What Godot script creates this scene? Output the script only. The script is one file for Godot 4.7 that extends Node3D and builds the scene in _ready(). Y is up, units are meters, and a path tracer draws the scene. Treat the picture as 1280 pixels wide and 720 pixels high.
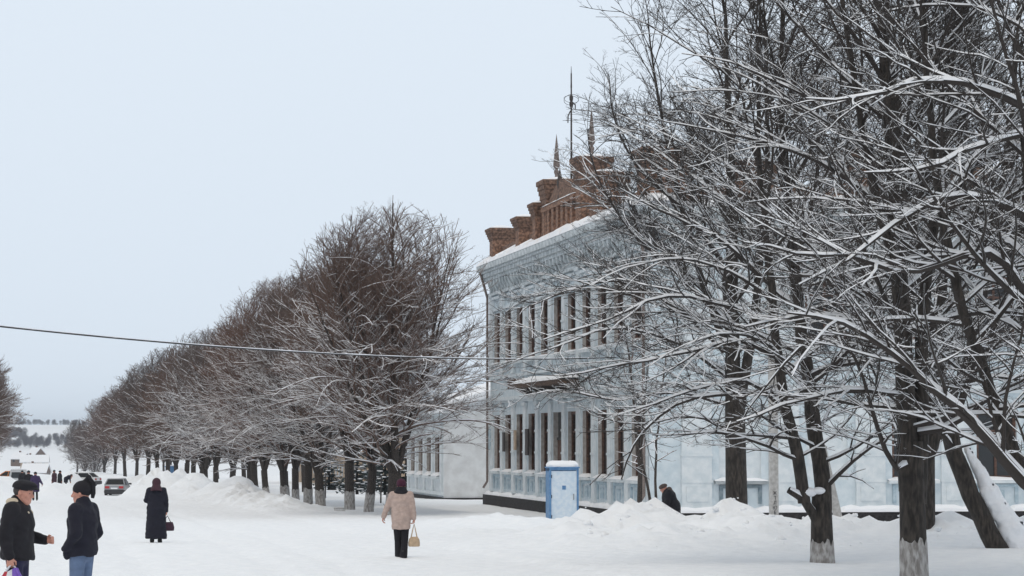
extends Node3D
# A snowed-in provincial street: two-storey pale blue building, rows of bare snow-laden trees, walkers.
# Street axes: s runs along the street away from the viewer, t across it to the right. y is up, metres.

const EYE := 2.1
const TURN := 0.1958
var U := Vector3(-sin(TURN), 0, -cos(TURN))
var W := Vector3(cos(TURN), 0, -sin(TURN))
var M := {}
var used := {}
var nz := FastNoiseLite.new()
var nf := FastNoiseLite.new()
var nr := FastNoiseLite.new()
var nc := FastNoiseLite.new()
var rng := RandomNumberGenerator.new()

# ------------------------------------------------------------------ mesh collector
class MB:
	var V := PackedVector3Array()
	var N := PackedVector3Array()
	var I := PackedInt32Array()
	func tri_count() -> int: return I.size() / 3
	func quad(a: Vector3, b: Vector3, c: Vector3, d: Vector3):
		var n := (c - a).cross(b - a)
		if n.length_squared() < 1e-14: n = (d - a).cross(c - a)
		n = n.normalized()
		var k := V.size()
		V.append(a); V.append(b); V.append(c); V.append(d)
		for i in 4: N.append(n)
		I.append(k); I.append(k + 1); I.append(k + 2); I.append(k); I.append(k + 2); I.append(k + 3)
	func tri(a: Vector3, b: Vector3, c: Vector3):
		var n := (c - a).cross(b - a).normalized()
		var k := V.size()
		V.append(a); V.append(b); V.append(c)
		for i in 3: N.append(n)
		I.append(k); I.append(k + 1); I.append(k + 2)
	func box(lo: Vector3, hi: Vector3, b := 0.0):
		# b: chamfer of the vertical and top edges
		if b <= 0.0:
			hexa([Vector3(lo.x, lo.y, hi.z), Vector3(hi.x, lo.y, hi.z), Vector3(hi.x, lo.y, lo.z), Vector3(lo.x, lo.y, lo.z)],
				[Vector3(lo.x, hi.y, hi.z), Vector3(hi.x, hi.y, hi.z), Vector3(hi.x, hi.y, lo.z), Vector3(lo.x, hi.y, lo.z)])
			return
		var rings := [[0.0, lo.y], [0.0, hi.y - b], [b, hi.y]]
		var prev := []
		for r in rings:
			var e: float = r[0]; var y: float = r[1]
			var x0 := lo.x + e; var x1 := hi.x - e; var z0 := lo.z + e; var z1 := hi.z - e
			var ring := [Vector3(x0 + b, y, z1), Vector3(x1 - b, y, z1), Vector3(x1, y, z1 - b), Vector3(x1, y, z0 + b), Vector3(x1 - b, y, z0), Vector3(x0 + b, y, z0), Vector3(x0, y, z0 + b), Vector3(x0, y, z1 - b)]
			if prev.size() > 0:
				for i in 8: quad(prev[i], ring[i], ring[(i + 1) % 8], prev[(i + 1) % 8])
			prev = ring
		for i in range(1, 7): tri(prev[0], prev[i + 1], prev[i])
	func hexa(lo: Array, up: Array):
		for i in 4:
			var j := (i + 1) % 4
			quad(lo[i], up[i], up[j], lo[j])
		quad(up[0], up[3], up[2], up[1])
		quad(lo[0], lo[1], lo[2], lo[3])
	func tube(pts: PackedVector3Array, rad: PackedFloat32Array, k: int, cap := true):
		var n := pts.size()
		var base := V.size()
		var ref := Vector3(0.31, 0.2, 0.93)
		var d0 := (pts[n - 1] - pts[0]).normalized()
		if absf(d0.dot(ref)) > 0.9: ref = Vector3(0.93, 0.1, -0.3)
		for i in n:
			var t := (pts[mini(i + 1, n - 1)] - pts[maxi(i - 1, 0)]).normalized()
			var a := t.cross(ref).normalized()
			var b := t.cross(a)
			for j in k:
				var th := TAU * j / k
				var nn := a * cos(th) + b * sin(th)
				V.append(pts[i] + nn * rad[i]); N.append(nn)
		for i in n - 1:
			for j in k:
				var p := base + i * k + j
				var q := base + i * k + (j + 1) % k
				I.append(p); I.append(p + k); I.append(q)
				I.append(q); I.append(p + k); I.append(q + k)
		if cap and k > 3:
			for e in 2:
				var row := base + (0 if e == 0 else (n - 1) * k)
				for j in range(1, k - 1):
					I.append(row); I.append(row + j + e); I.append(row + j + 1 - e)
	func lathe(c: Vector3, prof: Array, k := 12):
		var base := V.size()
		for i in prof.size():
			var r: float = prof[i][0]; var y: float = prof[i][1]
			var pa: Array = prof[maxi(i - 1, 0)]; var pb: Array = prof[mini(i + 1, prof.size() - 1)]
			var tx: float = pb[0] - pa[0]; var ty: float = pb[1] - pa[1]
			for j in k:
				var th := TAU * j / k
				V.append(c + Vector3(cos(th) * r, y, sin(th) * r))
				N.append(Vector3(cos(th) * ty, -tx, sin(th) * ty).normalized())
		for i in prof.size() - 1:
			for j in k:
				var p := base + i * k + j
				var q := base + i * k + (j + 1) % k
				I.append(p); I.append(q); I.append(p + k); I.append(q); I.append(q + k); I.append(p + k)
	func ball(c: Vector3, r: Vector3, k := 12, m := 8):
		var base := V.size()
		for i in m + 1:
			var ph := PI * i / m
			for j in k:
				var th := TAU * j / k
				var u := Vector3(sin(ph) * cos(th), cos(ph), sin(ph) * sin(th))
				V.append(c + u * r); N.append((u / r).normalized())
		for i in m:
			for j in k:
				var p := base + i * k + j
				var q := base + i * k + (j + 1) % k
				I.append(p); I.append(p + k); I.append(q); I.append(q); I.append(p + k); I.append(q + k)
	func prism(poly: PackedVector2Array, a: Vector3, ex: Vector3, ey: Vector3, ez: Vector3):
		# polygon in (ex, ey), pushed along ez; convex or not
		var tris := Geometry2D.triangulate_polygon(poly)
		var P := func(v: Vector2) -> Vector3: return a + ex * v.x + ey * v.y
		for i in range(0, tris.size(), 3):
			var A: Vector3 = P.call(poly[tris[i]]); var B: Vector3 = P.call(poly[tris[i + 1]]); var C: Vector3 = P.call(poly[tris[i + 2]])
			tri(A, B, C); tri(A + ez, C + ez, B + ez)
		for i in poly.size():
			var A: Vector3 = P.call(poly[i]); var B: Vector3 = P.call(poly[(i + 1) % poly.size()])
			quad(A, A + ez, B + ez, B)
	func mesh() -> ArrayMesh:
		var a := []
		a.resize(Mesh.ARRAY_MAX)
		a[Mesh.ARRAY_VERTEX] = V; a[Mesh.ARRAY_NORMAL] = N; a[Mesh.ARRAY_INDEX] = I
		var m := ArrayMesh.new()
		m.add_surface_from_arrays(Mesh.PRIMITIVE_TRIANGLES, a)
		return m

func obj(called: String, mb: MB, mat: Material, parent: Node) -> MeshInstance3D:
	var o := MeshInstance3D.new()
	o.name = called
	o.mesh = mb.mesh()
	o.material_override = mat
	parent.add_child(o, true)
	return o

func shared(called: String, mesh: Mesh, mat: Material, parent: Node) -> MeshInstance3D:
	var o := MeshInstance3D.new()
	o.name = called
	o.mesh = mesh
	o.material_override = mat
	parent.add_child(o, true)
	return o

func numbered(n: String) -> String:
	var k: int = used.get(n, 0)
	used[n] = k + 1
	return n if k == 0 else "%s_%03d" % [n, k]

func tag(o: Node, label: String, category: String, group := ""):
	o.set_meta("label", label); o.set_meta("category", category)
	if group != "": o.set_meta("group", group)

func thing(called: String, label: String, category: String, at: Vector3, turn := 0.0, group := "") -> Node3D:
	var o := Node3D.new()
	o.name = numbered(called)
	add_child(o)
	o.position = at; o.rotation.y = turn
	tag(o, label, category, group)
	return o

# ------------------------------------------------------------------ materials
func lin(r: float, g: float, b: float) -> Color:
	return Color(r, g, b).linear_to_srgb()

func noise_tex(c1: Color, c2: Color, freq: float, seed_: int, contrast := 1.6, size := 256, squash := 1.0) -> ImageTexture:
	var n := FastNoiseLite.new()
	n.seed = seed_; n.frequency = freq; n.fractal_octaves = 5
	n.noise_type = FastNoiseLite.TYPE_SIMPLEX_SMOOTH
	var g := n.get_seamless_image(size, size)
	var im := Image.create(size, size, false, Image.FORMAT_RGB8)
	for y in size:
		for x in size:
			var v := g.get_pixel(x, int(y * squash) % size).r
			v = clampf((v - 0.5) * contrast + 0.5, 0, 1)
			im.set_pixel(x, y, c1.lerp(c2, v))
	return ImageTexture.create_from_image(im)

func bump_tex(freq: float, seed_: int, depth: float, size := 256) -> ImageTexture:
	var n := FastNoiseLite.new()
	n.seed = seed_; n.frequency = freq; n.fractal_octaves = 4
	var g := n.get_seamless_image(size, size)
	g.convert(Image.FORMAT_RGBA8)
	g.bump_map_to_normal_map(depth)
	return ImageTexture.create_from_image(g)

func plain(c: Color, rough := 0.8, metal := 0.0) -> StandardMaterial3D:
	var m := StandardMaterial3D.new()
	m.albedo_color = c; m.roughness = rough; m.metallic = metal
	return m

func grained(c1: Color, c2: Color, freq: float, scale: float, seed_: int, rough := 0.85, contrast := 1.6, bump := 0.0, squash := 1.0, world := true) -> StandardMaterial3D:
	var m := StandardMaterial3D.new()
	m.albedo_texture = noise_tex(c1, c2, freq, seed_, contrast, 256, squash)
	m.roughness = rough
	m.uv1_triplanar = true; m.uv1_world_triplanar = world
	m.uv1_scale = Vector3.ONE * scale
	if bump > 0.0:
		m.normal_enabled = true
		m.normal_texture = bump_tex(freq, seed_ + 7, 6.0)
		m.normal_scale = bump
	return m

func materials():
	M.snow = grained(lin(0.84, 0.865, 0.895), lin(0.91, 0.925, 0.94), 0.02, 0.35, 3, 0.92, 1.4, 0.6)
	M.branch_snow = plain(lin(0.87, 0.885, 0.915), 0.95)
	M.bark_dark = grained(lin(0.020, 0.017, 0.015), lin(0.075, 0.062, 0.052), 0.03, 2.2, 11, 0.95, 1.8, 1.0)
	M.bark_dark.uv1_scale = Vector3(1.6, 0.35, 1.6)
	M.twig_dark = plain(lin(0.044, 0.036, 0.032), 0.9)
	M.twig_row = plain(lin(0.13, 0.084, 0.066), 0.9)
	M.twig_row_grey = plain(lin(0.115, 0.085, 0.074), 0.9)
	M.twig_row_red = plain(lin(0.145, 0.084, 0.062), 0.9)
	M.bark_row = grained(lin(0.024, 0.02, 0.018), lin(0.085, 0.068, 0.058), 0.03, 2.0, 12, 0.95, 1.8, 1.0)
	M.lime = grained(lin(0.22, 0.20, 0.185), lin(0.50, 0.485, 0.47), 0.03, 1.0, 13, 0.95, 2.2, 0.8)
	M.lime.uv1_scale = Vector3(1.5, 0.5, 1.5)
	M.blue_wall = grained(lin(0.555, 0.64, 0.69), lin(0.675, 0.74, 0.78), 0.02, 0.34, 21, 0.92, 1.8, 0.25)
	M.blue_trim = grained(lin(0.62, 0.68, 0.715), lin(0.74, 0.78, 0.80), 0.02, 0.4, 22, 0.92, 1.8, 0.25)
	M.cornice = grained(lin(0.44, 0.485, 0.505), lin(0.68, 0.725, 0.745), 0.018, 0.35, 23, 0.92, 2.4, 0.3)
	M.panel_blue = grained(lin(0.34, 0.45, 0.52), lin(0.50, 0.59, 0.64), 0.02, 0.6, 24, 0.9, 2.0, 0.2)
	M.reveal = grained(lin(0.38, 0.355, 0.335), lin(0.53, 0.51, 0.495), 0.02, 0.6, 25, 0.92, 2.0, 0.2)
	M.window_wood = grained(lin(0.062, 0.032, 0.022), lin(0.15, 0.078, 0.055), 0.02, 1.0, 26, 0.7, 1.8)
	M.glass = plain(lin(0.018, 0.020, 0.023), 0.12)
	M.plinth = grained(lin(0.010, 0.009, 0.010), lin(0.035, 0.031, 0.032), 0.03, 0.6, 27, 0.9, 2.0, 0.5)
	M.brick = grained(lin(0.135, 0.078, 0.056), lin(0.39, 0.225, 0.15), 0.05, 0.4, 28, 0.95, 2.2, 0.9)
	M.brick_dark = grained(lin(0.10, 0.062, 0.047), lin(0.30, 0.18, 0.125), 0.05, 0.4, 29, 0.95, 2.2, 0.9)
	M.rust = grained(lin(0.06, 0.042, 0.034), lin(0.19, 0.115, 0.078), 0.04, 1.1, 30, 0.9, 2.4, 0.6)
	M.iron = plain(lin(0.055, 0.045, 0.042), 0.6, 0.2)
	M.zinc = grained(lin(0.13, 0.105, 0.095), lin(0.26, 0.21, 0.19), 0.03, 1.5, 31, 0.6, 1.8)
	M.whitewash = grained(lin(0.64, 0.645, 0.65), lin(0.77, 0.785, 0.795), 0.02, 0.2, 32, 0.94, 2.0, 0.2)
	M.concrete = grained(lin(0.40, 0.39, 0.375), lin(0.56, 0.55, 0.54), 0.03, 0.9, 33, 0.92, 1.8, 0.4)
	M.booth_blue = grained(lin(0.075, 0.19, 0.38), lin(0.13, 0.28, 0.48), 0.02, 0.8, 34, 0.5, 1.8)
	M.booth_pane = grained(lin(0.54, 0.655, 0.765), lin(0.68, 0.755, 0.82), 0.02, 0.8, 35, 0.5, 1.8)
	M.beige_wall = grained(lin(0.36, 0.275, 0.20), lin(0.47, 0.37, 0.28), 0.02, 0.3, 36, 0.92, 1.8)
	M.brown_wall = plain(lin(0.17, 0.12, 0.095), 0.9)
	M.dark_block = plain(lin(0.035, 0.026, 0.026), 0.9)
	M.wire = plain(lin(0.03, 0.028, 0.03), 0.6)
	M.conifer = grained(lin(0.030, 0.044, 0.044), lin(0.075, 0.095, 0.092), 0.04, 2.0, 37, 0.95, 1.8)
	M.tyre = plain(lin(0.02, 0.02, 0.02), 0.9)
	M.lamp_red = plain(lin(0.45, 0.02, 0.025), 0.3)
	M.chrome = plain(lin(0.45, 0.46, 0.48), 0.35, 0.7)
	M.black_plastic = plain(lin(0.03, 0.03, 0.034), 0.6)
	M.skin = grained(lin(0.46, 0.215, 0.16), lin(0.58, 0.29, 0.215), 0.04, 6.0, 38, 0.6, 1.4)
	M.hill_tree = plain(lin(0.17, 0.16, 0.175), 0.95)

func cloth(r: float, g: float, b: float, seed_: int) -> StandardMaterial3D:
	var m := grained(lin(r * 0.8, g * 0.8, b * 0.8), lin(r * 1.2, g * 1.2, b * 1.2), 0.02, 1.6, seed_, 0.95, 1.1, 0.3, 1.0, false)
	m.rim_enabled = true; m.rim = 0.03
	return m

# ------------------------------------------------------------------ the lie of the land
var blobs := []

func street(x: float, d: float) -> Vector2:
	return Vector2(x * U.x - d * U.z, x * W.x - d * W.z)

func base_height(d: float) -> float:
	if d < 180.0: return -0.0135 * (d - 30.0)
	if d < 430.0: return -2.025 - 0.0095 * (d - 180.0)
	if d < 600.0: return -4.4 - 6.0 * smoothstep(430.0, 600.0, d)
	return -10.4 + 27.0 * smoothstep(600.0, 2450.0, d)

func height(x: float, d: float) -> float:
	var h := base_height(d)
	if d > 720.0:
		return h + nz.get_noise_2d(x * 0.02, d * 0.02) * 3.0 * smoothstep(720, 1100, d)
	var st := street(x, d)
	var s := st.x
	var t := st.y
	var lump := nf.get_noise_2d(x, d)
	var pile := 0.0
	for b in blobs:
		var dx: float = (x - b[0]) / b[2]
		if dx > 1.6 or dx < -1.6: continue
		var dz: float = (d - b[1]) / b[3]
		if dz > 1.6 or dz < -1.6: continue
		var q := dx * dx + dz * dz
		if q < 2.5:
			var v: float = b[4] * 1.13 * pow(maxf(0.0, 1.0 - q / 2.5), 1.5)
			pile = maxf(pile, v) + minf(pile, v) * 0.35
	# cleared snow thrown up along the edge of the carriageway
	var edge := exp(-pow((t - 11.0 + nz.get_noise_2d(s * 0.6, 5.0) * 1.2) / 1.7, 2.0)) * smoothstep(98, 118, s) * (0.55 + 0.75 * nz.get_noise_2d(s * 1.4, 40.0))
	pile += maxf(0.0, edge)
	if t < -3.0 and s > 120.0:
		pile += maxf(0.0, exp(-pow((t + 5.5) / 1.8, 2.0)) * smoothstep(120, 150, s) * (0.8 + 0.5 * nz.get_noise_2d(s * 1.5, 80.0)))
	if pile > 0.01:
		var rough := nr.get_noise_2d(x, d)
		var clod := nf.get_noise_2d(x * 2.6 + 50.0, d * 2.6)
		var crease := 1.0 - absf(nf.get_noise_2d(x * 1.1 + 20.0, d * 0.8 + 7.0)) * 2.6
		pile *= 1.0 + 0.42 * lump + 0.20 * clod
		h += pile + minf(pile, 0.4) * (0.26 * rough + 0.16 * clod + 0.30 * crease)
	# trampled and drifted surface
	h += 0.035 * nz.get_noise_2d(x * 2.0, d * 1.2) + 0.022 * lump + (0.014 * nr.get_noise_2d(x * 1.7, d * 1.7) if d < 120.0 else 0.0)
	if t > -4.0 and t < 11.0 and s < 150.0:
		var tread := smoothstep(0.12, 0.42, 1.0 + nc.get_noise_2d(x, d * 0.8))
		h -= 0.075 * (1.0 - tread) * smoothstep(-0.25, 0.15, nz.get_noise_2d(x * 5.0, d * 2.0 + 90.0))
		for rut in [0.6, 2.1, 4.4, 5.9]:
			var q: float = t - rut - 0.5 * nz.get_noise_2d(s * 0.5, rut * 30.0)
			if absf(q) < 0.5: h -= 0.07 * exp(-q * q * 30.0)
	# carriageway and walked strip slightly lower than the drifts beside them
	if t > -3.5 and t < 9.5 and s < 300.0: h -= 0.06
	if t > 15.5:
		h += 0.10 * smoothstep(15.5, 18.0, t)
		# the ground before the blue building lies lower than the street
		if s < 140.0: h = lerpf(h, -1.33 + 0.03 * lump, smoothstep(17.2, 20.4, t) * smoothstep(74.0, 86.0, s) * (1.0 - smoothstep(130.0, 138.0, s)))
	return h

func g(x: float, d: float) -> Vector3:
	return Vector3(x, height(x, d), -d)

func gs(s: float, t: float) -> Vector3:
	var p := U * s + W * t
	return Vector3(p.x, height(p.x, -p.z), p.z)

func px(p: float, d: float) -> float:
	return (p - 640.0) / 3000.0 * d

func ground():
	var xs := PackedFloat32Array()
	var x := 0.0
	var step := 0.2
	var right := []
	while x < 900.0:
		right.append(x)
		step = 0.22 if x < 15.0 else (0.45 if x < 36.0 else step * 1.22)
		x += step
	for i in range(right.size() - 1, 0, -1): xs.append(-right[i])
	for v in right: xs.append(v)
	var ds := PackedFloat32Array()
	var d := -60.0
	while d < 2620.0:
		ds.append(d)
		d += 6.0 if d < 14.0 else (1.0 if d < 22.0 else maxf(0.17, d * (0.0066 if d < 300.0 else 0.02)))
	var nx := xs.size()
	var nd := ds.size()
	var mb := MB.new()
	mb.V.resize(nx * nd); mb.N.resize(nx * nd)
	for j in nd:
		for i in nx:
			mb.V[j * nx + i] = Vector3(xs[i], height(xs[i], ds[j]), -ds[j])
	for j in nd:
		var ja := maxi(j - 1, 0) * nx
		var jb := mini(j + 1, nd - 1) * nx
		for i in nx:
			var a := mb.V[j * nx + mini(i + 1, nx - 1)] - mb.V[j * nx + maxi(i - 1, 0)]
			var b := mb.V[jb + i] - mb.V[ja + i]
			mb.N[j * nx + i] = a.cross(b).normalized()
	var k := 0
	mb.I.resize((nx - 1) * (nd - 1) * 6)
	for j in nd - 1:
		for i in nx - 1:
			var p := j * nx + i
			mb.I[k] = p; mb.I[k + 1] = p + nx; mb.I[k + 2] = p + 1
			mb.I[k + 3] = p + 1; mb.I[k + 4] = p + nx; mb.I[k + 5] = p + nx + 1
			k += 6
	var o := obj("snow_ground", mb, M.snow, self)
	o.set_meta("kind", "structure")
	o.set_meta("label", "trampled and drifted snow covering the street and its verges")

func clods():
	# lumps of shovelled snow lying on and around the heaps
	var r := RandomNumberGenerator.new(); r.seed = 31
	var shapes := []
	for v in 3:
		var b := MB.new()
		b.ball(Vector3.ZERO, Vector3.ONE, 9, 6)
		for i in b.V.size(): b.V[i] *= 0.8 + 0.45 * nf.get_noise_3dv(b.V[i] * 2.0 + Vector3.ONE * v * 9.0)
		shapes.append(b.mesh())
	var lists := [[], [], []]
	var tries := 0
	while lists[0].size() + lists[1].size() + lists[2].size() < 260 and tries < 60000:
		tries += 1
		var b: Array = blobs[r.randi() % 14]
		var x: float = b[0] + r.randfn(0, 0.8) * b[2]
		var d: float = b[1] + r.randfn(-0.35, 0.8) * b[3]
		var y := height(x, d)
		var lift := y - base_height(d)
		if lift < 0.12: continue
		var k := pow(r.randf(), 3.0) * 0.12 + 0.025
		var t := Transform3D(Basis.from_euler(Vector3(r.randf() * 6, r.randf() * 6, r.randf() * 6)).scaled(Vector3(k * r.randf_range(0.8, 1.4), k * 0.8, k)), Vector3(x, y - k * 0.15, -d))
		lists[r.randi() % 3].append(t)
	var root := Node3D.new()
	root.name = "snow_clods"
	add_child(root)
	tag(root, "loose lumps of shovelled snow over the heaps before the blue building", "snow lumps")
	root.set_meta("kind", "stuff")
	for v in 3: multi("lumps", shapes[v], lists[v], M.snow, root)

# ------------------------------------------------------------------ trees
class BareTree extends RefCounted:
	var wood := MB.new()
	var trunk := MB.new()
	var snow := MB.new()
	var rng := RandomNumberGenerator.new()
	var top_level := 4
	var H := 14.0
	var seg := [0.9, 0.42, 0.3, 0.22, 0.16]
	var sides := [10, 6, 4, 3, 3]
	var wig := [0.05, 0.10, 0.13, 0.16, 0.2]
	var gap := [0.42, 0.34, 0.24, 0.2, 0.2]
	var tip := [0.02, 0.008, 0.006, 0.005, 0.004]
	var snow_full := 0.028
	var snow_cover := 0.86
	var twig_cover := 0.6
	var reach := 1.0
	var snow_level := 3
	var spray_level := 3
	var spray_size := 1.0
	var clear := 1.3           # nothing grows lower than this above the tree's foot
	var fork_min := 28.0
	var fork_max := 62.0
	var dome := 0.0            # radius of the rounded crown; 0 lets branches run free
	var dome_y := 5.0
	func outside(p: Vector3, k := 1.0) -> bool:
		if dome <= 0.0: return false
		var v := (p.y - dome_y) / ((H - dome_y) if p.y > dome_y else dome_y * 0.85)
		return (p.x * p.x + p.z * p.z) / (dome * dome) + v * v > k
	var sprays := []
	var snowy := []
	func rv() -> Vector3:
		return Vector3(rng.randf_range(-1, 1), rng.randf_range(-1, 1), rng.randf_range(-1, 1))
	func snow_strip(pts: PackedVector3Array, rad: PackedFloat32Array):
		var n := pts.size()
		var open := false
		var base := 0
		var wind := clampf((H * 0.86 - pts[0].y) / (H * 0.42), 0.1, 1.0)
		var thin := rad[0] < 0.013
		if thin and rng.randf() > twig_cover * wind: return
		for i in n:
			var t := (pts[mini(i + 1, n - 1)] - pts[maxi(i - 1, 0)]).normalized()
			var flat := sqrt(t.x * t.x + t.z * t.z)
			var r := rad[i]
			var burden := (flat - 0.5) / 0.5
			if rng.randf() > snow_cover * wind: burden *= 0.12
			if burden <= 0.02:
				open = false
				continue
			var across := Vector3(-t.z, 0, t.x) / maxf(flat, 1e-4)
			var up := across.cross(t)
			if up.y < 0: up = -up
			var hgt := minf((0.006 + r * 0.9) if thin else (snow_full * 0.42 + r * 0.55), 0.07) * sqrt(burden) * rng.randf_range(0.7, 1.25)
			if i == n - 1: hgt *= 0.4
			var w := minf(r * 1.02 + 0.004, 0.16) * (0.75 + 0.35 * burden)
			var c := pts[i]
			var k := snow.V.size()
			snow.V.append(c - across * w + up * r * 0.15); snow.N.append(-across)
			snow.V.append(c - across * w * 0.55 + up * (r * 0.75 + hgt * 0.8)); snow.N.append((up - across * 0.6).normalized())
			snow.V.append(c + across * w * 0.55 + up * (r * 0.75 + hgt * 0.8)); snow.N.append((up + across * 0.6).normalized())
			snow.V.append(c + across * w + up * r * 0.15); snow.N.append(across)
			if open:
				for j in 3:
					var p := base + j
					var q := k + j
					snow.I.append(p); snow.I.append(q); snow.I.append(p + 1)
					snow.I.append(q); snow.I.append(q + 1); snow.I.append(p + 1)
			open = true
			base = k
	func along(pts: PackedVector3Array, rad: PackedFloat32Array, lev: int, L: float, from: float, lift: float):
		# side branches of a finished branch
		if lev >= top_level: return
		var n := pts.size() - 1
		var m := int(L * (1.0 - from) / gap[lev] + rng.randf())
		var side := 1.0 if rng.randf() < 0.5 else -1.0
		for j in m:
			var f := from + (1.0 - from) * (j + rng.randf()) / m
			var q := f * n
			var i := mini(int(q), n - 1)
			var p := pts[i].lerp(pts[i + 1], q - i)
			var pd := (pts[i + 1] - pts[i]).normalized()
			var perp := pd.cross(Vector3.UP)
			if perp.length() < 0.2: perp = pd.cross(Vector3(1, 0, 0))
			perp = (perp.normalized() * side + Vector3.UP * rng.randf_range(-0.35, 0.75) + rv() * 0.3).normalized()
			side = -side
			var a := deg_to_rad(rng.randf_range(fork_min, fork_max))
			var nd := (pd * cos(a) + perp * sin(a)).normalized()
			var cl := L * rng.randf_range(0.30, 0.68) * (1.0 - 0.62 * f)
			cl = maxf(cl, [0.7, 0.45, 0.26, 0.15, 0.1][mini(lev + 1, 4)])
			if lev + 1 == spray_level:
				var z := Vector3.UP - nd * nd.y
				if z.length() < 0.25: z = rv() - nd * nd.dot(rv())
				z = z.normalized()
				cl = clampf(cl * spray_size, 0.18, 0.8)
				var tf := Transform3D(Basis(nd.cross(z), nd, z).scaled_local(Vector3.ONE * cl), p)
				if p.y + nd.y * cl < clear or outside(p + nd * cl * 0.6, 1.12): continue
				sprays.append(tf)
				var wind := clampf((H * 0.86 - p.y) / (H * 0.42), 0.06, 1.0)
				if absf(nd.y) < 0.8 and rng.randf() < twig_cover * wind: snowy.append(tf)
				continue
			var cr: float = maxf(lerpf(rad[i], rad[i + 1], q - i) * rng.randf_range(0.42, 0.62), tip[mini(lev + 1, 4)] * 1.35)
			grow(p, nd, cl, cr, lev + 1, lift)
	func grow(p: Vector3, d: Vector3, L: float, r: float, lev: int, lift: float, from := 0.16):
		var n := clampi(int(L / seg[lev] + 0.5), 2, 16)
		var pts := PackedVector3Array()
		var rad := PackedFloat32Array()
		var st := L / n
		var tr: float = tip[lev]
		var bend := rv() * 0.6 / sqrt(maxf(L, 0.3))
		for i in n + 1:
			pts.append(p)
			rad.append(lerpf(r, minf(tr, r), pow(float(i) / n, 0.85)))
			d = (d + rv() * wig[lev] + bend * st + Vector3(0, lift * st * 0.35, 0)).normalized()
			p += d * st
			if i > 0 and (p.y < clear or outside(p)):
				L *= float(i) / n
				break
		wood.tube(pts, rad, sides[lev])
		if lev <= snow_level: snow_strip(pts, rad)
		along(pts, rad, lev, L, from, lift * 0.8 + 0.05)
	func limb(pts: PackedVector3Array, r0: float, r1: float, lev := 1, from := 0.12, lift := 0.05):
		# a limb that follows given points, with its side branches
		var c := Curve3D.new()
		for i in pts.size():
			var tan := (pts[mini(i + 1, pts.size() - 1)] - pts[maxi(i - 1, 0)]) / 6.0
			c.add_point(pts[i], -tan, tan)
		var L := c.get_baked_length()
		var n := maxi(4, int(L / 0.4))
		var q := PackedVector3Array()
		var rad := PackedFloat32Array()
		for i in n + 1:
			q.append(c.sample_baked(L * i / n, true) + rv() * 0.02 * (1.0 if i > 0 else 0.0))
			rad.append(lerpf(r0, r1, float(i) / n))
		wood.tube(q, rad, sides[lev])
		snow_strip(q, rad)
		along(q, rad, lev, L, from, lift)
	func stem(pts: PackedVector3Array, r0: float, r1: float, first: float, per_m: float, spread: float, into: MB, low := -4.0, high := 62.0):
		# an upright stem with limbs from height first on up
		var c := Curve3D.new()
		for i in pts.size():
			var tan := (pts[mini(i + 1, pts.size() - 1)] - pts[maxi(i - 1, 0)]) / 6.0
			c.add_point(pts[i], -tan, tan)
		var L := c.get_baked_length()
		var n := maxi(5, int(L / 0.45))
		var q := PackedVector3Array()
		var rad := PackedFloat32Array()
		for i in n + 1:
			q.append(c.sample_baked(L * i / n, true) + rv() * 0.025 * (1.0 if i > 0 else 0.0))
			rad.append(lerpf(r0, r1, pow(float(i) / n, 0.9)) * rng.randf_range(0.95, 1.06))
		into.tube(q, rad, 12 if r0 > 0.12 else 7)
		snow_strip(q, rad)
		var az := rng.randf() * TAU
		var y := first
		while y < q[n].y - 0.2:
			var i := 0
			while i < n - 1 and q[i + 1].y < y: i += 1
			if q[i + 1].y > y:
				var f := clampf((y - q[i].y) / maxf(q[i + 1].y - q[i].y, 0.01), 0, 1)
				var hf := clampf((y - 2.0) / (H - 2.0), 0, 1)
				az += 2.4 + rng.randf_range(-0.6, 0.6)
				var el := deg_to_rad(lerpf(low, high, pow(hf, 0.75)) + rng.randf_range(-10, 16))
				var len_ := spread * (0.24 + 0.84 * sqrt(maxf(0.0, 1.0 - pow(hf, 1.5)))) * rng.randf_range(0.65, 1.1) * reach
				if y < first + 1.0: len_ *= 0.62
				var r := minf(lerpf(rad[i], rad[i + 1], f) * 0.55, 0.0125 * len_ + 0.008)
				var lift := lerpf(-0.05, 0.16, hf)
				grow(q[i].lerp(q[i + 1], f), Vector3(cos(az) * cos(el + 0.35), sin(el + 0.35), sin(az) * cos(el + 0.35)), len_, maxf(r, 0.012), 1, lift - 0.10 * (1.0 - hf), 0.14)
			y += rng.randf_range(0.6, 1.4) / per_m

# twigs: a forked spray of fine twigs one metre long along y, its upper side towards z, and the snow lying on it
var spray_wood := []
var spray_snow := []

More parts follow.
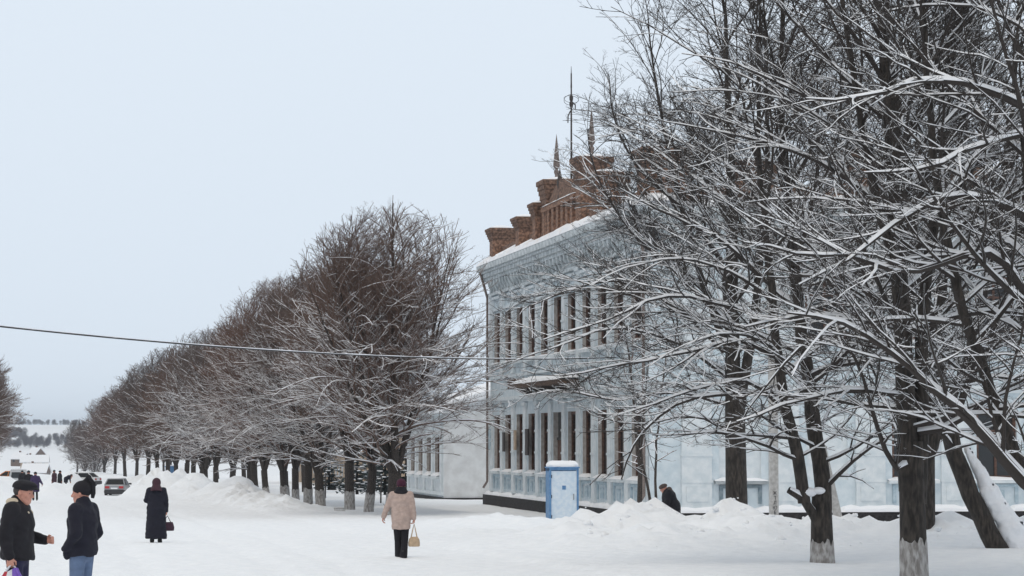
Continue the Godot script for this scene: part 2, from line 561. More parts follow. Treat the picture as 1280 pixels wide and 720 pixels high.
func make_sprays():
	for v in 4:
		var T := BareTree.new()
		T.rng.seed = 900 + v
		var w := MB.new()
		var sn := MB.new()
		var todo := [[Vector3.ZERO, Vector3(0, 1, 0), 1.0, 0.0105, 0]]
		while todo.size() > 0:
			var b: Array = todo.pop_back()
			var p: Vector3 = b[0]; var d: Vector3 = b[1]; var L: float = b[2]; var r: float = b[3]; var lev: int = b[4]
			var n: int = [5, 3, 2][lev]
			var pts := PackedVector3Array(); var rad := PackedFloat32Array()
			var bend: Vector3 = T.rv() * [0.35, 0.9, 1.4][lev]
			for i in n + 1:
				pts.append(p); rad.append(lerpf(r, [0.005, 0.0045, 0.004][lev], float(i) / n))
				d = (d + T.rv() * 0.16 + bend * L / n + Vector3(0, 0, 0.05)).normalized()
				p += d * L / n
			w.tube(pts, rad, 3)
			if lev < 1 or (lev == 1 and T.rng.randf() < 0.45):
				for i in n:
					var a := pts[i]; var e := pts[i + 1]
					var t := (e - a).normalized()
					var ac := t.cross(Vector3(0, 0, 1)).normalized()
					var up := ac.cross(t)
					var h := 0.016 if lev == 0 else 0.011
					var ra := rad[i]; var re := rad[i + 1]
					sn.quad(a - ac * ra * 1.15, a + up * (ra + h), e + up * (re + h * 0.9), e - ac * re * 1.15)
					sn.quad(a + up * (ra + h), a + ac * ra * 1.15, e + ac * re * 1.15, e + up * (re + h * 0.9))
			if lev < 2:
				var m: int = [7, 2][lev]
				var side := 1.0
				for j in m:
					var f := 0.1 + 0.88 * (j + T.rng.randf()) / m
					var k := mini(int(f * n), n - 1)
					var q := pts[k].lerp(pts[k + 1], f * n - k)
					var t := (pts[k + 1] - pts[k]).normalized()
					var pe := t.cross(Vector3(0, 0, 1)).normalized() * side + Vector3(0, 0, T.rng.randf_range(-0.35, 0.7)) + T.rv() * 0.2
					side = -side
					var an := deg_to_rad(T.rng.randf_range(28, 58))
					todo.append([q, (t * cos(an) + pe.normalized() * sin(an)).normalized(), L * T.rng.randf_range(0.28, 0.62) * (1.0 - 0.55 * f), 0.0068 if lev == 0 else 0.0052, lev + 1])
		spray_wood.append(w.mesh())
		spray_snow.append(sn.mesh())

func multi(called: String, mesh: Mesh, list: Array, mat: Material, parent: Node):
	var mm := MultiMesh.new()
	mm.transform_format = MultiMesh.TRANSFORM_3D
	mm.mesh = mesh
	mm.instance_count = list.size()
	for k in list.size(): mm.set_instance_transform(k, list[k])
	return multi_node(called, mm, mat, parent)

func multi_node(called: String, mm: MultiMesh, mat: Material, parent: Node):
	var o := MultiMeshInstance3D.new()
	o.name = called; o.multimesh = mm; o.material_override = mat
	parent.add_child(o, true)
	o.set_meta("kind", "stuff")
	return o

func twigs_of(T: BareTree) -> Array:
	# [[multimesh of twigs, multimesh of their snow], ...], one pair for each spray shape
	var out := []
	for v in 4:
		var pair := []
		for q in 2:
			var src: Array = T.sprays if q == 0 else T.snowy
			var mm := MultiMesh.new()
			mm.transform_format = MultiMesh.TRANSFORM_3D
			mm.mesh = spray_wood[v] if q == 0 else spray_snow[v]
			var mine := []
			for k in src.size():
				if hash(src[k].origin) % 4 == v: mine.append(src[k])
			mm.instance_count = mine.size()
			for k in mine.size(): mm.set_instance_transform(k, mine[k])
			pair.append(mm)
		out.append(pair)
	return out

func add_twigs(list: Array, root: Node3D, twig: Material):
	for pair in list:
		multi_node("twigs", pair[0], twig, root)
		if pair[1].instance_count > 0: multi_node("twig_snow", pair[1], M.branch_snow, root)

func finish_tree(T: BareTree, root: Node3D, bark: Material, twig: Material):
	obj("trunk", T.trunk, bark, root)
	obj("crown", T.wood, twig, root)
	if T.snow.V.size() > 0: obj("snow", T.snow, M.branch_snow, root).set_meta("kind", "stuff")
	add_twigs(twigs_of(T), root, twig)

func limed_mesh(pts: PackedVector3Array, rad: PackedFloat32Array, seed_: int) -> ArrayMesh:
	# a coat of limewash round the foot of a trunk, with a ragged upper edge
	var mb := MB.new()
	mb.tube(pts, rad, 32, false)
	var r := RandomNumberGenerator.new()
	r.seed = seed_
	for j in 32: mb.V[(pts.size() - 1) * 32 + j].y += r.randf_range(-0.11, 0.05)
	return mb.mesh()

func limed(root: Node3D, pts: PackedVector3Array, rad: PackedFloat32Array):
	shared("whitewashed_base", limed_mesh(pts, rad, 7), M.lime, root)

func pv(a: Array) -> PackedVector3Array:
	var o := PackedVector3Array()
	for v in a: o.append(v)
	return o

func row_tree(seed_: int, H: float, fork: float, stems: int, spread: float, r0: float, coarse: bool) -> BareTree:
	var T := BareTree.new()
	T.rng.seed = seed_
	T.H = H
	if coarse:
		T.tip = [0.03, 0.016, 0.013, 0.011, 0.01]
		T.spray_size = 1.2
		T.gap = [0.42, 0.34, 0.34, 0.2, 0.2]
		T.snow_level = 1
		T.twig_cover = 0.12
		T.seg = [0.9, 0.7, 0.55, 0.4, 0.3]
		T.sides = [8, 5, 3, 3, 3]
	else:
		T.spray_size = 1.1
		T.fork_min = 20.0
		T.fork_max = 46.0
		T.gap = [0.42, 0.34, 0.40, 0.24, 0.2]
		T.tip = [0.02, 0.009, 0.0072, 0.006, 0.005]
		T.seg = [0.9, 0.5, 0.4, 0.28, 0.22]
	T.dome = spread * 0.88
	T.dome_y = H * 0.42
	T.snow_full = 0.03
	T.twig_cover = minf(T.twig_cover, 0.42)
	T.sides[0] = 8
	var lean := Vector3(T.rng.randf_range(-0.16, 0.16), 0, T.rng.randf_range(-0.16, 0.16))
	var pts := pv([Vector3(0, -0.4, 0), Vector3(0, 0.2, 0) + lean * 0.2, Vector3(0, fork * 0.6, 0) + lean, Vector3(0, fork, 0) + lean * 1.4])
	T.trunk.tube(pts, PackedFloat32Array([r0 * 1.25, r0 * 1.12, r0, r0 * 1.02]), 12)
	T.set_meta("foot", pv([pts[0].lerp(pts[1], 0.1), pts[1], pts[1].lerp(pts[2], 0.68 / (fork * 0.6 - 0.2))]))
	var top := pts[3]
	var az := T.rng.randf() * TAU
	for k in stems:
		az += TAU / stems + T.rng.randf_range(-0.4, 0.4)
		var out := Vector3(cos(az), 0, sin(az))
		var w := spread * (0.08 if k == 0 else T.rng.randf_range(0.25, 0.62))
		var hh := H * (1.0 if k == 0 else 1.0 - 0.42 * pow(w / spread, 1.1) - T.rng.randf_range(0.0, 0.05))
		T.stem(pv([top + Vector3(0, -0.25, 0), top + out * w * 0.22 + Vector3(0, (hh - fork) * 0.18, 0), top + out * w * 0.62 + Vector3(0, (hh - fork) * 0.55, 0), top + out * w + Vector3(0, hh - fork, 0)]),
			r0 * (0.72 if k == 0 else 0.5), 0.012, fork + 0.25 + 0.2 * k, 2.5 if coarse else 2.9, spread * 1.0, T.trunk, -7.0, 72.0)
	return T

func ordinal(n: int) -> String:
	return ["first", "second", "third", "fourth", "fifth", "sixth", "seventh", "eighth", "ninth", "tenth", "eleventh", "twelfth", "thirteenth", "fourteenth", "fifteenth", "sixteenth", "seventeenth", "eighteenth", "nineteenth", "twentieth", "twenty-first", "twenty-second", "twenty-third", "twenty-fourth", "twenty-fifth", "twenty-sixth", "twenty-seventh", "twenty-eighth", "twenty-ninth", "thirtieth"][n]

func dense_tree(seed_: int, H: float) -> BareTree:
	var T := BareTree.new()
	T.rng.seed = seed_
	T.H = H
	T.snow_full = 0.032
	T.spray_level = 4
	T.spray_size = 1.6
	T.twig_cover = 0.34
	T.gap = [0.42, 0.29, 0.25, 0.30, 0.2]
	T.tip = [0.02, 0.0075, 0.0055, 0.0046, 0.004]
	return T

# local points of a tree from picture column, height above the ground it stands on, and depth offset
func lp(root: Vector3, d: float, column: float, row: float, dd := 0.0) -> Vector3:
	var dist := d + dd
	return Vector3(px(column, dist), EYE + (550.0 - row) / 3000.0 * dist, -dist) - root

func near_trees():
	# A: upright double-stemmed tree nearest in the row
	var d := 39.0
	var at := g(px(1140, d), d)
	var root := thing("bare_tree", "tall upright bare tree with patchily whitewashed base, trunk nearest the right corner and fully upright", "tree", at, 0.0, "snow-laden trees before the blue building")
	var T := dense_tree(101, 14.5)
	T.trunk.tube(pv([Vector3(0, -0.5, 0), Vector3(0, 0.1, 0), Vector3(-0.02, 1.2, 0), Vector3(-0.03, 2.2, 0)]), PackedFloat32Array([0.25, 0.222, 0.208, 0.2]), 16)
	T.stem(pv([Vector3(-0.06, 1.4, 0), Vector3(-0.12, 3.2, 0.05), Vector3(-0.25, 6.0, 0.2), Vector3(-0.5, 10, 0.2), Vector3(-0.4, 14.2, 0.1)]), 0.185, 0.015, 2.0, 3.0, 4.8, T.trunk, -16.0)
	T.stem(pv([Vector3(0.09, 1.2, -0.05), Vector3(0.16, 2.6, -0.1), Vector3(0.22, 4.2, -0.2), Vector3(0.7, 8, -0.5), Vector3(1.0, 13.2, -0.6)]), 0.14, 0.015, 3.0, 2.0, 4.4, T.trunk)
	T.limb(pv([Vector3(-0.1, 1.85, 0.08), lp(at, d, 1118, 585, -0.4), lp(at, d, 1098, 540, -0.8), lp(at, d, 1078, 470, -1.1), lp(at, d, 1050, 420, -1.4)]), 0.0546, 0.02)
	T.limb(pv([Vector3(0.1, 2.35, 0.05), lp(at, d, 1185, 535, -0.4), lp(at, d, 1225, 505, -0.8), lp(at, d, 1290, 470, -1.2)]), 0.0585, 0.025)
	T.limb(pv([Vector3(-0.05, 3.6, 0.1), lp(at, d, 1112, 440, -0.8), lp(at, d, 1060, 398, -1.4), lp(at, d, 1000, 395, -1.9), lp(at, d, 930, 410, -2.2)]), 0.0624, 0.018)
	T.limb(pv([Vector3(-0.05, 2.9, 0.1), lp(at, d, 1108, 492, -0.7), lp(at, d, 1050, 488, -1.2), lp(at, d, 985, 505, -1.6), lp(at, d, 920, 528, -1.9)]), 0.0546, 0.015)
	T.stem(pv([Vector3(-0.2, 4.6, 0.1), Vector3(-0.75, 7.0, 0.2), Vector3(-1.2, 10, 0.4), Vector3(-1.3, 13, 0.5)]), 0.085, 0.012, 5.6, 2.0, 3.4, T.trunk)
	finish_tree(T, root, M.bark_dark, M.twig_dark)
	limed(root, pv([Vector3(0, -0.4, 0), Vector3(0, 0.12, 0), Vector3(-0.01, 0.62, 0)]), PackedFloat32Array([0.26, 0.233, 0.226]))
	# B: forked low, with a snow-filled crotch
	d = 46.0
	at = g(px(1026, d), d)
	root = thing("bare_tree", "bare tree forked near the ground with snow in its crotch, beside the lettered post", "tree", at, 0.0, "snow-laden trees before the blue building")
	T = dense_tree(202, 13.5)
	T.trunk.tube(pv([Vector3(0, -0.5, 0), Vector3(0, 0.1, 0), Vector3(-0.01, 0.9, 0), Vector3(0, 1.3, 0)]), PackedFloat32Array([0.27, 0.225, 0.2, 0.19]), 16)
	T.stem(pv([Vector3(0.02, 1.0, 0), lp(at, d, 1027, 600, 0), lp(at, d, 1018, 540, 0.1), lp(at, d, 1010, 480, 0.2), lp(at, d, 990, 300, 0.3), lp(at, d, 980, 120, 0.3), lp(at, d, 985, -90, 0.2)]), 0.17, 0.014, 1.9, 3.2, 4.8, T.trunk, -16.0)
	T.stem(pv([Vector3(-0.08, 0.75, 0.05), lp(at, d, 1000, 620, -0.3), lp(at, d, 985, 612, -0.35)]), 0.1, 0.07, 9.0, 2.0, 4.0, T.trunk)
	T.stem(pv([lp(at, d, 1004, 628, -0.25), lp(at, d, 1000, 590, -0.3), lp(at, d, 988, 530, -0.4), lp(at, d, 975, 470, -0.5), lp(at, d, 962, 330, -0.7), lp(at, d, 950, 150, -0.8), lp(at, d, 955, -40, -0.8)]), 0.125, 0.012, 2.0, 3.0, 4.6, T.trunk, -16.0)
	T.limb(pv([lp(at, d, 1030, 610, 0), lp(at, d, 1060, 580, -0.5), lp(at, d, 1100, 552, -0.9), lp(at, d, 1135, 530, -1.3)]), 0.0546, 0.015)
	T.limb(pv([lp(at, d, 998, 575, -0.3), lp(at, d, 965, 560, -0.7), lp(at, d, 925, 545, -1.1), lp(at, d, 880, 540, -1.5), lp(at, d, 815, 545, -1.8)]), 0.0468, 0.012)
	T.limb(pv([lp(at, d, 985, 520, -0.4), lp(at, d, 940, 478, -0.9), lp(at, d, 890, 480, -1.3), lp(at, d, 830, 500, -1.7), lp(at, d, 765, 520, -2.0)]), 0.0507, 0.012)
	T.limb(pv([lp(at, d, 975, 450, -0.5), lp(at, d, 925, 425, -1), lp(at, d, 860, 440, -1.4), lp(at, d, 800, 452, -1.8), lp(at, d, 700, 470, -2.2)]), 0.0507, 0.012)
	T.limb(pv([lp(at, d, 968, 360, -0.6), lp(at, d, 900, 300, -1), lp(at, d, 830, 265, -1.6), lp(at, d, 775, 235, -2)]), 0.0468, 0.012)
	T.limb(pv([lp(at, d, 966, 400, -0.6), lp(at, d, 890, 378, -0.9), lp(at, d, 830, 370, -1.3), lp(at, d, 760, 400, -1.6), lp(at, d, 680, 425, -2)]), 0.0468, 0.012)
	finish_tree(T, root, M.bark_dark, M.twig_dark)
	limed(root, pv([Vector3(0, -0.4, 0), Vector3(0, 0.1, 0), Vector3(-0.005, 0.42, 0)]), PackedFloat32Array([0.28, 0.235, 0.226]))
	var cl := MB.new()
	cl.ball(lp(at, d, 1007, 615, -0.22), Vector3(0.2, 0.10, 0.16), 14, 8)
	cl.ball(lp(at, d, 1022, 613, -0.22), Vector3(0.13, 0.07, 0.12), 12, 8)
	obj("crotch_snow", cl, M.branch_snow, root)
	# C: thick straight trunk behind the heap
	d = 66.0
	at = g(px(920, d), d)
	root = thing("bare_tree", "thick straight dark trunk rising behind the snow heap, left of the lettered post", "tree", at, 0.0, "snow-laden trees before the blue building")
	T = dense_tree(303, 16.0)
	T.trunk.tube(pv([Vector3(0, -0.5, 0), Vector3(0, 0.2, 0), Vector3(-0.02, 2, 0), Vector3(-0.04, 3.6, 0)]), PackedFloat32Array([0.36, 0.31, 0.285, 0.27]), 16)
	T.stem(pv([Vector3(-0.04, 3.2, 0), Vector3(-0.1, 5.5, 0), Vector3(-0.1, 9, 0.1), Vector3(-0.2, 13, 0), Vector3(-0.4, 16.5, 0.2)]), 0.24, 0.016, 4.2, 2.2, 5.5, T.trunk)
	T.stem(pv([Vector3(0.1, 3.4, 0), Vector3(0.5, 6.0, 0.2), Vector3(0.85, 10, 0.3), Vector3(0.8, 15.5, 0.3)]), 0.16, 0.014, 5.0, 1.8, 5.0, T.trunk)
	T.stem(pv([Vector3(-0.1, 4.6, 0), Vector3(-1.1, 7.4, 0.4), Vector3(-2.0, 11, 0.6), Vector3(-2.5, 14.6, 0.8)]), 0.12, 0.012, 6.0, 1.7, 4.4, T.trunk)
	T.limb(pv([lp(at, d, 905, 400, 0), lp(at, d, 850, 345, -0.6), lp(at, d, 790, 290, -1.2), lp(at, d, 745, 215, -1.6), lp(at, d, 735, 160, -1.8)]), 0.085, 0.014, 1, 0.1, 0.1)
	T.limb(pv([lp(at, d, 905, 470, 0), lp(at, d, 850, 430, -0.6), lp(at, d, 770, 410, -1.0), lp(at, d, 700, 432, -1.4), lp(at, d, 640, 452, -1.8)]), 0.0624, 0.013)
	T.limb(pv([lp(at, d, 905, 505, 0), lp(at, d, 840, 490, -0.8), lp(at, d, 770, 500, -1.4), lp(at, d, 700, 488, -1.9), lp(at, d, 650, 495, -2.3)]), 0.0546, 0.012)
	T.limb(pv([lp(at, d, 905, 440, 0), lp(at, d, 845, 385, -0.6), lp(at, d, 775, 352, -1.0), lp(at, d, 715, 362, -1.4), lp(at, d, 655, 385, -1.8)]), 0.0624, 0.013)
	T.limb(pv([lp(at, d, 905, 330, 0), lp(at, d, 855, 262, -0.4), lp(at, d, 800, 210, -0.8), lp(at, d, 770, 150, -1.2), lp(at, d, 762, 90, -1.4)]), 0.08, 0.013, 1, 0.1, 0.1)
	T.limb(pv([lp(at, d, 908, 535, 0), lp(at, d, 860, 520, -0.8), lp(at, d, 800, 530, -1.4), lp(at, d, 740, 520, -1.9)]), 0.0468, 0.012)
	finish_tree(T, root, M.bark_dark, M.twig_dark)
	# D: trunk leaning to the left, drifted with snow along its upper side
	d = 51.0
	at = g(px(1246, d), d)
	root = thing("bare_tree", "bare tree whose trunk leans steeply left with snow piled along its upper side", "tree", at, 0.0, "snow-laden trees before the blue building")
	T = dense_tree(404, 13.5)
	T.stem(pv([lp(at, d, 1256, 716, 0), lp(at, d, 1246, 688, 0), lp(at, d, 1215, 625, 0.1), lp(at, d, 1193, 570, 0.2), lp(at, d, 1178, 500, 0.3), lp(at, d, 1160, 380, 0.4), lp(at, d, 1130, 200, 0.6), lp(at, d, 1110, -40, 0.8)]), 0.235, 0.015, 2.3, 3.4, 5.0, T.trunk, -14.0)
	T.limb(pv([lp(at, d, 1190, 560, 0.2), lp(at, d, 1165, 530, -0.3), lp(at, d, 1120, 500, -0.6), lp(at, d, 1080, 470, -1)]), 0.07, 0.014)
	T.limb(pv([lp(at, d, 1185, 540, 0.2), lp(at, d, 1215, 470, 0.2), lp(at, d, 1250, 400, 0.1), lp(at, d, 1275, 280, 0)]), 0.10, 0.014, 1, 0.1, 0.12)
	finish_tree(T, root, M.bark_dark, M.twig_dark)
	var dr := MB.new()
	var Sd := Sdf.new(Vector3(-0.9, -0.5, -0.6), Vector3(1.2, 2.8, 0.7), 0.04)
	Sd.cap(lp(at, d, 1290, 712, 0.1), lp(at, d, 1262, 662, 0.1), 0.42, 0.26, 0.1)
	Sd.cap(lp(at, d, 1262, 662, 0.1), lp(at, d, 1236, 616, 0.15), 0.26, 0.18, 0.1)
	Sd.cap(lp(at, d, 1236, 616, 0.15), lp(at, d, 1208, 562, 0.25), 0.18, 0.07, 0.1)
	for z in Sd.nz:
		for y in Sd.ny:
			for x in Sd.nx:
				var q := (z * Sd.ny + y) * Sd.nx + x
				if absf(Sd.f[q]) < 0.2: Sd.f[q] += 0.05 * nf.get_noise_3d(x * 0.14, y * 0.14, z * 0.14) + 0.03 * nf.get_noise_3d(x * 0.4, y * 0.4, z * 0.4)
	Sd.into(dr)
	obj("drifted_snow", dr, M.branch_snow, root)
	# E: stands just outside the frame; its long limbs reach in from the right
	d = 35.0
	at = g(px(1345, d), d)
	root = thing("bare_tree", "bare tree with its trunk beyond the right edge, long snowy limbs reaching left", "tree", at, 0.0, "snow-laden trees before the blue building")
	T = dense_tree(505, 14.0)
	T.trunk.tube(pv([Vector3(0, -0.5, 0), Vector3(0, 0.1, 0), Vector3(-0.05, 0.6, 0), Vector3(-0.12, 1.0, 0)]), PackedFloat32Array([0.32, 0.27, 0.25, 0.24]), 14)
	T.stem(pv([lp(at, d, 1335, 665, 0), lp(at, d, 1322, 560, 0.1), lp(at, d, 1308, 400, 0.2), lp(at, d, 1290, 180, 0.2), lp(at, d, 1304, 20, 0.2), lp(at, d, 1310, -330, 0.3)]), 0.19, 0.015, 2.3, 3.2, 4.6, T.trunk, -14.0)
	T.stem(pv([lp(at, d, 1335, 665, 0.2), lp(at, d, 1290, 610, 0.7), lp(at, d, 1260, 555, 1.0), lp(at, d, 1232, 470, 1.1), lp(at, d, 1211, 406, 1.2), lp(at, d, 1188, 310, 1.3), lp(at, d, 1168, 180, 1.4), lp(at, d, 1160, -30, 1.4), lp(at, d, 1165, -260, 1.4)]), 0.12, 0.012, 2.2, 3.0, 4.2, T.trunk, -14.0)
	T.limb(pv([lp(at, d, 1325, 640, 0), lp(at, d, 1280, 603, -0.3), lp(at, d, 1235, 552, -0.5), lp(at, d, 1180, 497, -0.8), lp(at, d, 1105, 434, -1.1), lp(at, d, 1050, 404, -1.3), lp(at, d, 985, 392, -1.5)]), 0.115, 0.02)
	T.limb(pv([lp(at, d, 1291, 380, 0.2), lp(at, d, 1240, 315, -0.3), lp(at, d, 1165, 334, -0.7), lp(at, d, 1110, 338, -1), lp(at, d, 1072, 320, -1.2), lp(at, d, 1015, 318, -1.5), lp(at, d, 930, 302, -1.8)]), 0.075, 0.014)
	T.limb(pv([lp(at, d, 1284, 270, 0.2), lp(at, d, 1240, 248, -0.3), lp(at, d, 1190, 244, -0.6), lp(at, d, 1125, 275, -1), lp(at, d, 1070, 318, -1.3), lp(at, d, 1000, 355, -1.6)]), 0.07, 0.014)
	T.limb(pv([lp(at, d, 1281, 130, 0.2), lp(at, d, 1230, 108, -0.4), lp(at, d, 1160, 96, -0.8), lp(at, d, 1090, 118, -1.2), lp(at, d, 1010, 122, -1.5)]), 0.07, 0.014)
	T.limb(pv([lp(at, d, 1284, 165, 0.2), lp(at, d, 1215, 185, -0.5), lp(at, d, 1160, 210, -0.9), lp(at, d, 1080, 215, -1.3)]), 0.06, 0.014)
	finish_tree(T, root, M.bark_dark, M.twig_dark)
	# F: further back, also standing outside the frame
	d = 56.0
	at = g(px(1352, d), d)
	root = thing("bare_tree", "bare tree beyond the right edge, further back, whose crown fills the top right corner", "tree", at, 0.0, "snow-laden trees before the blue building")
	T = dense_tree(707, 15.0)
	T.trunk.tube(pv([Vector3(0, -0.5, 0), Vector3(0, 0.2, 0), Vector3(-0.05, 2.0, 0)]), PackedFloat32Array([0.34, 0.28, 0.25]), 14)
	T.stem(pv([Vector3(-0.05, 1.7, 0), Vector3(-0.5, 5, 0), Vector3(-0.9, 10, 0), Vector3(-1.0, 15, 0)]), 0.2, 0.014, 3.2, 2.4, 4.8, T.trunk)
	T.stem(pv([Vector3(-0.1, 1.8, 0), Vector3(-1.4, 5, 0.3), Vector3(-2.4, 10, 0.4), Vector3(-2.8, 14.5, 0.4)]), 0.15, 0.014, 3.6, 2.2, 4.4, T.trunk)
	finish_tree(T, root, M.bark_dark, M.twig_dark)
	# G: its twin, hidden behind the nearest trunk
	d = 57.0
	var twin: Node3D = root.duplicate()
	twin.name = numbered("bare_tree")
	add_child(twin)
	twin.position = g(px(1152, d), d) - Vector3(0, 0.35, 0); twin.rotation.y = 2.3
	tag(twin, "bare tree standing right behind the upright tree with the patchily whitewashed base", "tree", "snow-laden trees before the blue building")
	# H: further along the right side
	d = 47.0
	var third: Node3D = root.duplicate()
	third.name = numbered("bare_tree")
	add_child(third)
	third.position = g(px(1400, d), d); third.rotation.y = 4.0
	tag(third, "bare tree beyond the right edge, branches showing at mid height by the edge", "tree", "snow-laden trees before the blue building")
	# thin young tree with several stems
	d = 82.0
	at = g(px(799, d), d)
	root = thing("young_tree", "slender young tree with several thin stems beside the stooping person", "tree", at)
	T = dense_tree(606, 7.5)
	T.trunk.tube(pv([Vector3(0, -0.4, 0), Vector3(0, 0.1, 0), Vector3(0.02, 0.5, 0)]), PackedFloat32Array([0.19, 0.16, 0.13]), 10)
	T.stem(pv([Vector3(0, 0.3, 0), lp(at, d, 800, 600, 0), lp(at, d, 797, 560, 0), lp(at, d, 790, 480, 0.2), lp(at, d, 780, 400, 0.2)]), 0.10, 0.012, 2.2, 1.8, 2.2, T.trunk)
	T.stem(pv([Vector3(0.3, -0.1, 0), lp(at, d, 812, 620, 0), lp(at, d, 802, 570, 0), lp(at, d, 806, 500, 0.2), lp(at, d, 812, 440, 0.2)]), 0.065, 0.012, 2.4, 1.5, 2.0, T.trunk)
	T.stem(pv([Vector3(0.6, -0.2, 0), lp(at, d, 819, 620, 0), lp(at, d, 820, 560, 0), lp(at, d, 826, 500, 0.2), lp(at, d, 835, 420, 0.2)]), 0.06, 0.012, 2.3, 1.5, 2.0, T.trunk)
	var stub := MB.new()
	stub.tube(pv([Vector3(0, 0.1, 0), Vector3(-0.12, 0.5, 0.1), Vector3(-0.16, 0.75, 0.12)]), PackedFloat32Array([0.09, 0.075, 0.06]), 8)
	obj("sawn_stub", stub, M.bark_row, root)
	finish_tree(T, root, M.bark_row, M.twig_row)

func row_trees():
	var proto := []
	var specs := [[11, 12.9, 1.7, 9, 6.0, 0.24], [22, 12.4, 2.2, 8, 5.8, 0.22], [44, 12.2, 2.0, 8, 5.8, 0.21]]
	for q in specs:
		var T := row_tree(q[0], q[1], q[2], q[3], q[4], q[5], false)
		var q0: float = q[5]
		var foot: PackedVector3Array = T.get_meta("foot")
		proto.append({"trunk": T.trunk.mesh(), "crown": T.wood.mesh(), "snow": T.snow.mesh(), "twigs": twigs_of(T), "lime": limed_mesh(foot, PackedFloat32Array([q0 * 1.27, q0 * 1.17, q0 * 1.125]), q[0])})
	var far := []
	for k in 3:
		var T := row_tree(70 + k, 12.4 + k * 0.5, 2.2, 7, 5.8, 0.22, true)
		var foot: PackedVector3Array = T.get_meta("foot")
		far.append({"trunk": T.trunk.mesh(), "crown": T.wood.mesh(), "snow": T.snow.mesh(), "twigs": twigs_of(T), "lime": limed_mesh(foot, PackedFloat32Array([0.22 * 1.27, 0.22 * 1.17, 0.22 * 1.125]), k)})
	# columns of the row's trunks, nearest first; the last number scales the tree
	var cols := [[490, 97, 0.98], [461, 104, 0.90], [438, 110, 0.97], [402, 120, 0.92], [386, 126, 1.02], [370.6, 132, 0.86], [358, 137, 1.0], [335, 148, 0.92], [321, 155, 1.0], [312, 161, 0.88], [289, 175, 1.02], [271, 189, 0.94], [259, 200, 1.06], [251, 208, 0.92], [243, 216, 1.0], [233, 227, 1.08], [223, 240, 1.0], [211, 258, 1.12], [199, 278, 1.04], [186, 303, 1.2], [172, 336, 1.08], [158, 378, 1.22], [145, 428, 1.15], [132, 492, 1.3], [119, 578, 1.3], [108, 680, 1.35], [98, 800, 1.4]]
	rng.seed = 9
	for i in cols.size():
		var c: Array = cols[i]
		var d: float = c[1]
		var at := g(px(c[0], d), d)
		at.y = minf(at.y, base_height(d) + 0.12)
		var P: Dictionary = proto[[0, 2, 1][i % 3]] if i < 14 else far[i % 3]
		var root := thing("whitewashed_tree", "%s tree from the near end of the whitewashed street row" % ordinal(i), "tree", at, [0.4, 2.1, 4.4, 1.2, 5.3, 3.3, 0.0, 2.8][i % 8] + i * 0.37, "row of bare trees with whitewashed trunks along the street")
		root.scale = Vector3.ONE * float(c[2]) * (Vector3(1.1, 1.0, 1.1) if i == 0 else Vector3.ONE)
		shared("trunk", P.trunk, M.bark_row, root)
		var tone: Material = [M.twig_row, M.twig_row_grey, M.twig_row_red][(i * 5) % 7 % 3]
		shared("crown", P.crown, tone, root)
		shared("snow", P.snow, M.branch_snow, root).set_meta("kind", "stuff")
		add_twigs(P.twigs, root, tone)
		if i < 17:
			shared("whitewashed_base", P.lime, M.lime, root)
	# the row on the other side, only crowns' edges reach into the picture
	var left := [[236, -5.6, 1.05], [262, -6.2, 1.0], [300, -6.4, 1.05], [350, -7.0, 1.1], [420, -8.0, 1.0]]
	for i in left.size():
		var at := gs(left[i][0], left[i][1])
		var P: Dictionary = far[i % 3]
		var root := thing("street_tree", "%s bare tree from the near end of the row at the left edge" % ordinal(i), "tree", at, i * 1.3, "bare trees on the far left side of the street")
		root.scale = Vector3.ONE * float(left[i][2])
		shared("trunk", P.trunk, M.bark_row, root)
		shared("crown", P.crown, M.twig_row, root)
		shared("snow", P.snow, M.branch_snow, root).set_meta("kind", "stuff")
		add_twigs(P.twigs, root, M.twig_row)
	# second line of trees behind the first one, in the park
	var park := [[190, 21.0], [215, 25.0], [240, 20.5], [275, 24.0], [310, 21.0], [350, 26.0], [400, 22.0], [460, 24.0]]
	for i in park.size():
		var at := gs(park[i][0], park[i][1])
		var P: Dictionary = far[(i + 1) % 3]
		var root := thing("park_tree", "%s bare tree from the near end of the line behind the whitewashed row" % ordinal(i), "tree", at, i * 2.2 + 0.5, "bare park trees behind the row")
		shared("trunk", P.trunk, M.bark_row, root)
		shared("crown", P.crown, M.twig_row, root)
		shared("snow", P.snow, M.branch_snow, root).set_meta("kind", "stuff")
		add_twigs(P.twigs, root, M.twig_row)
	return far

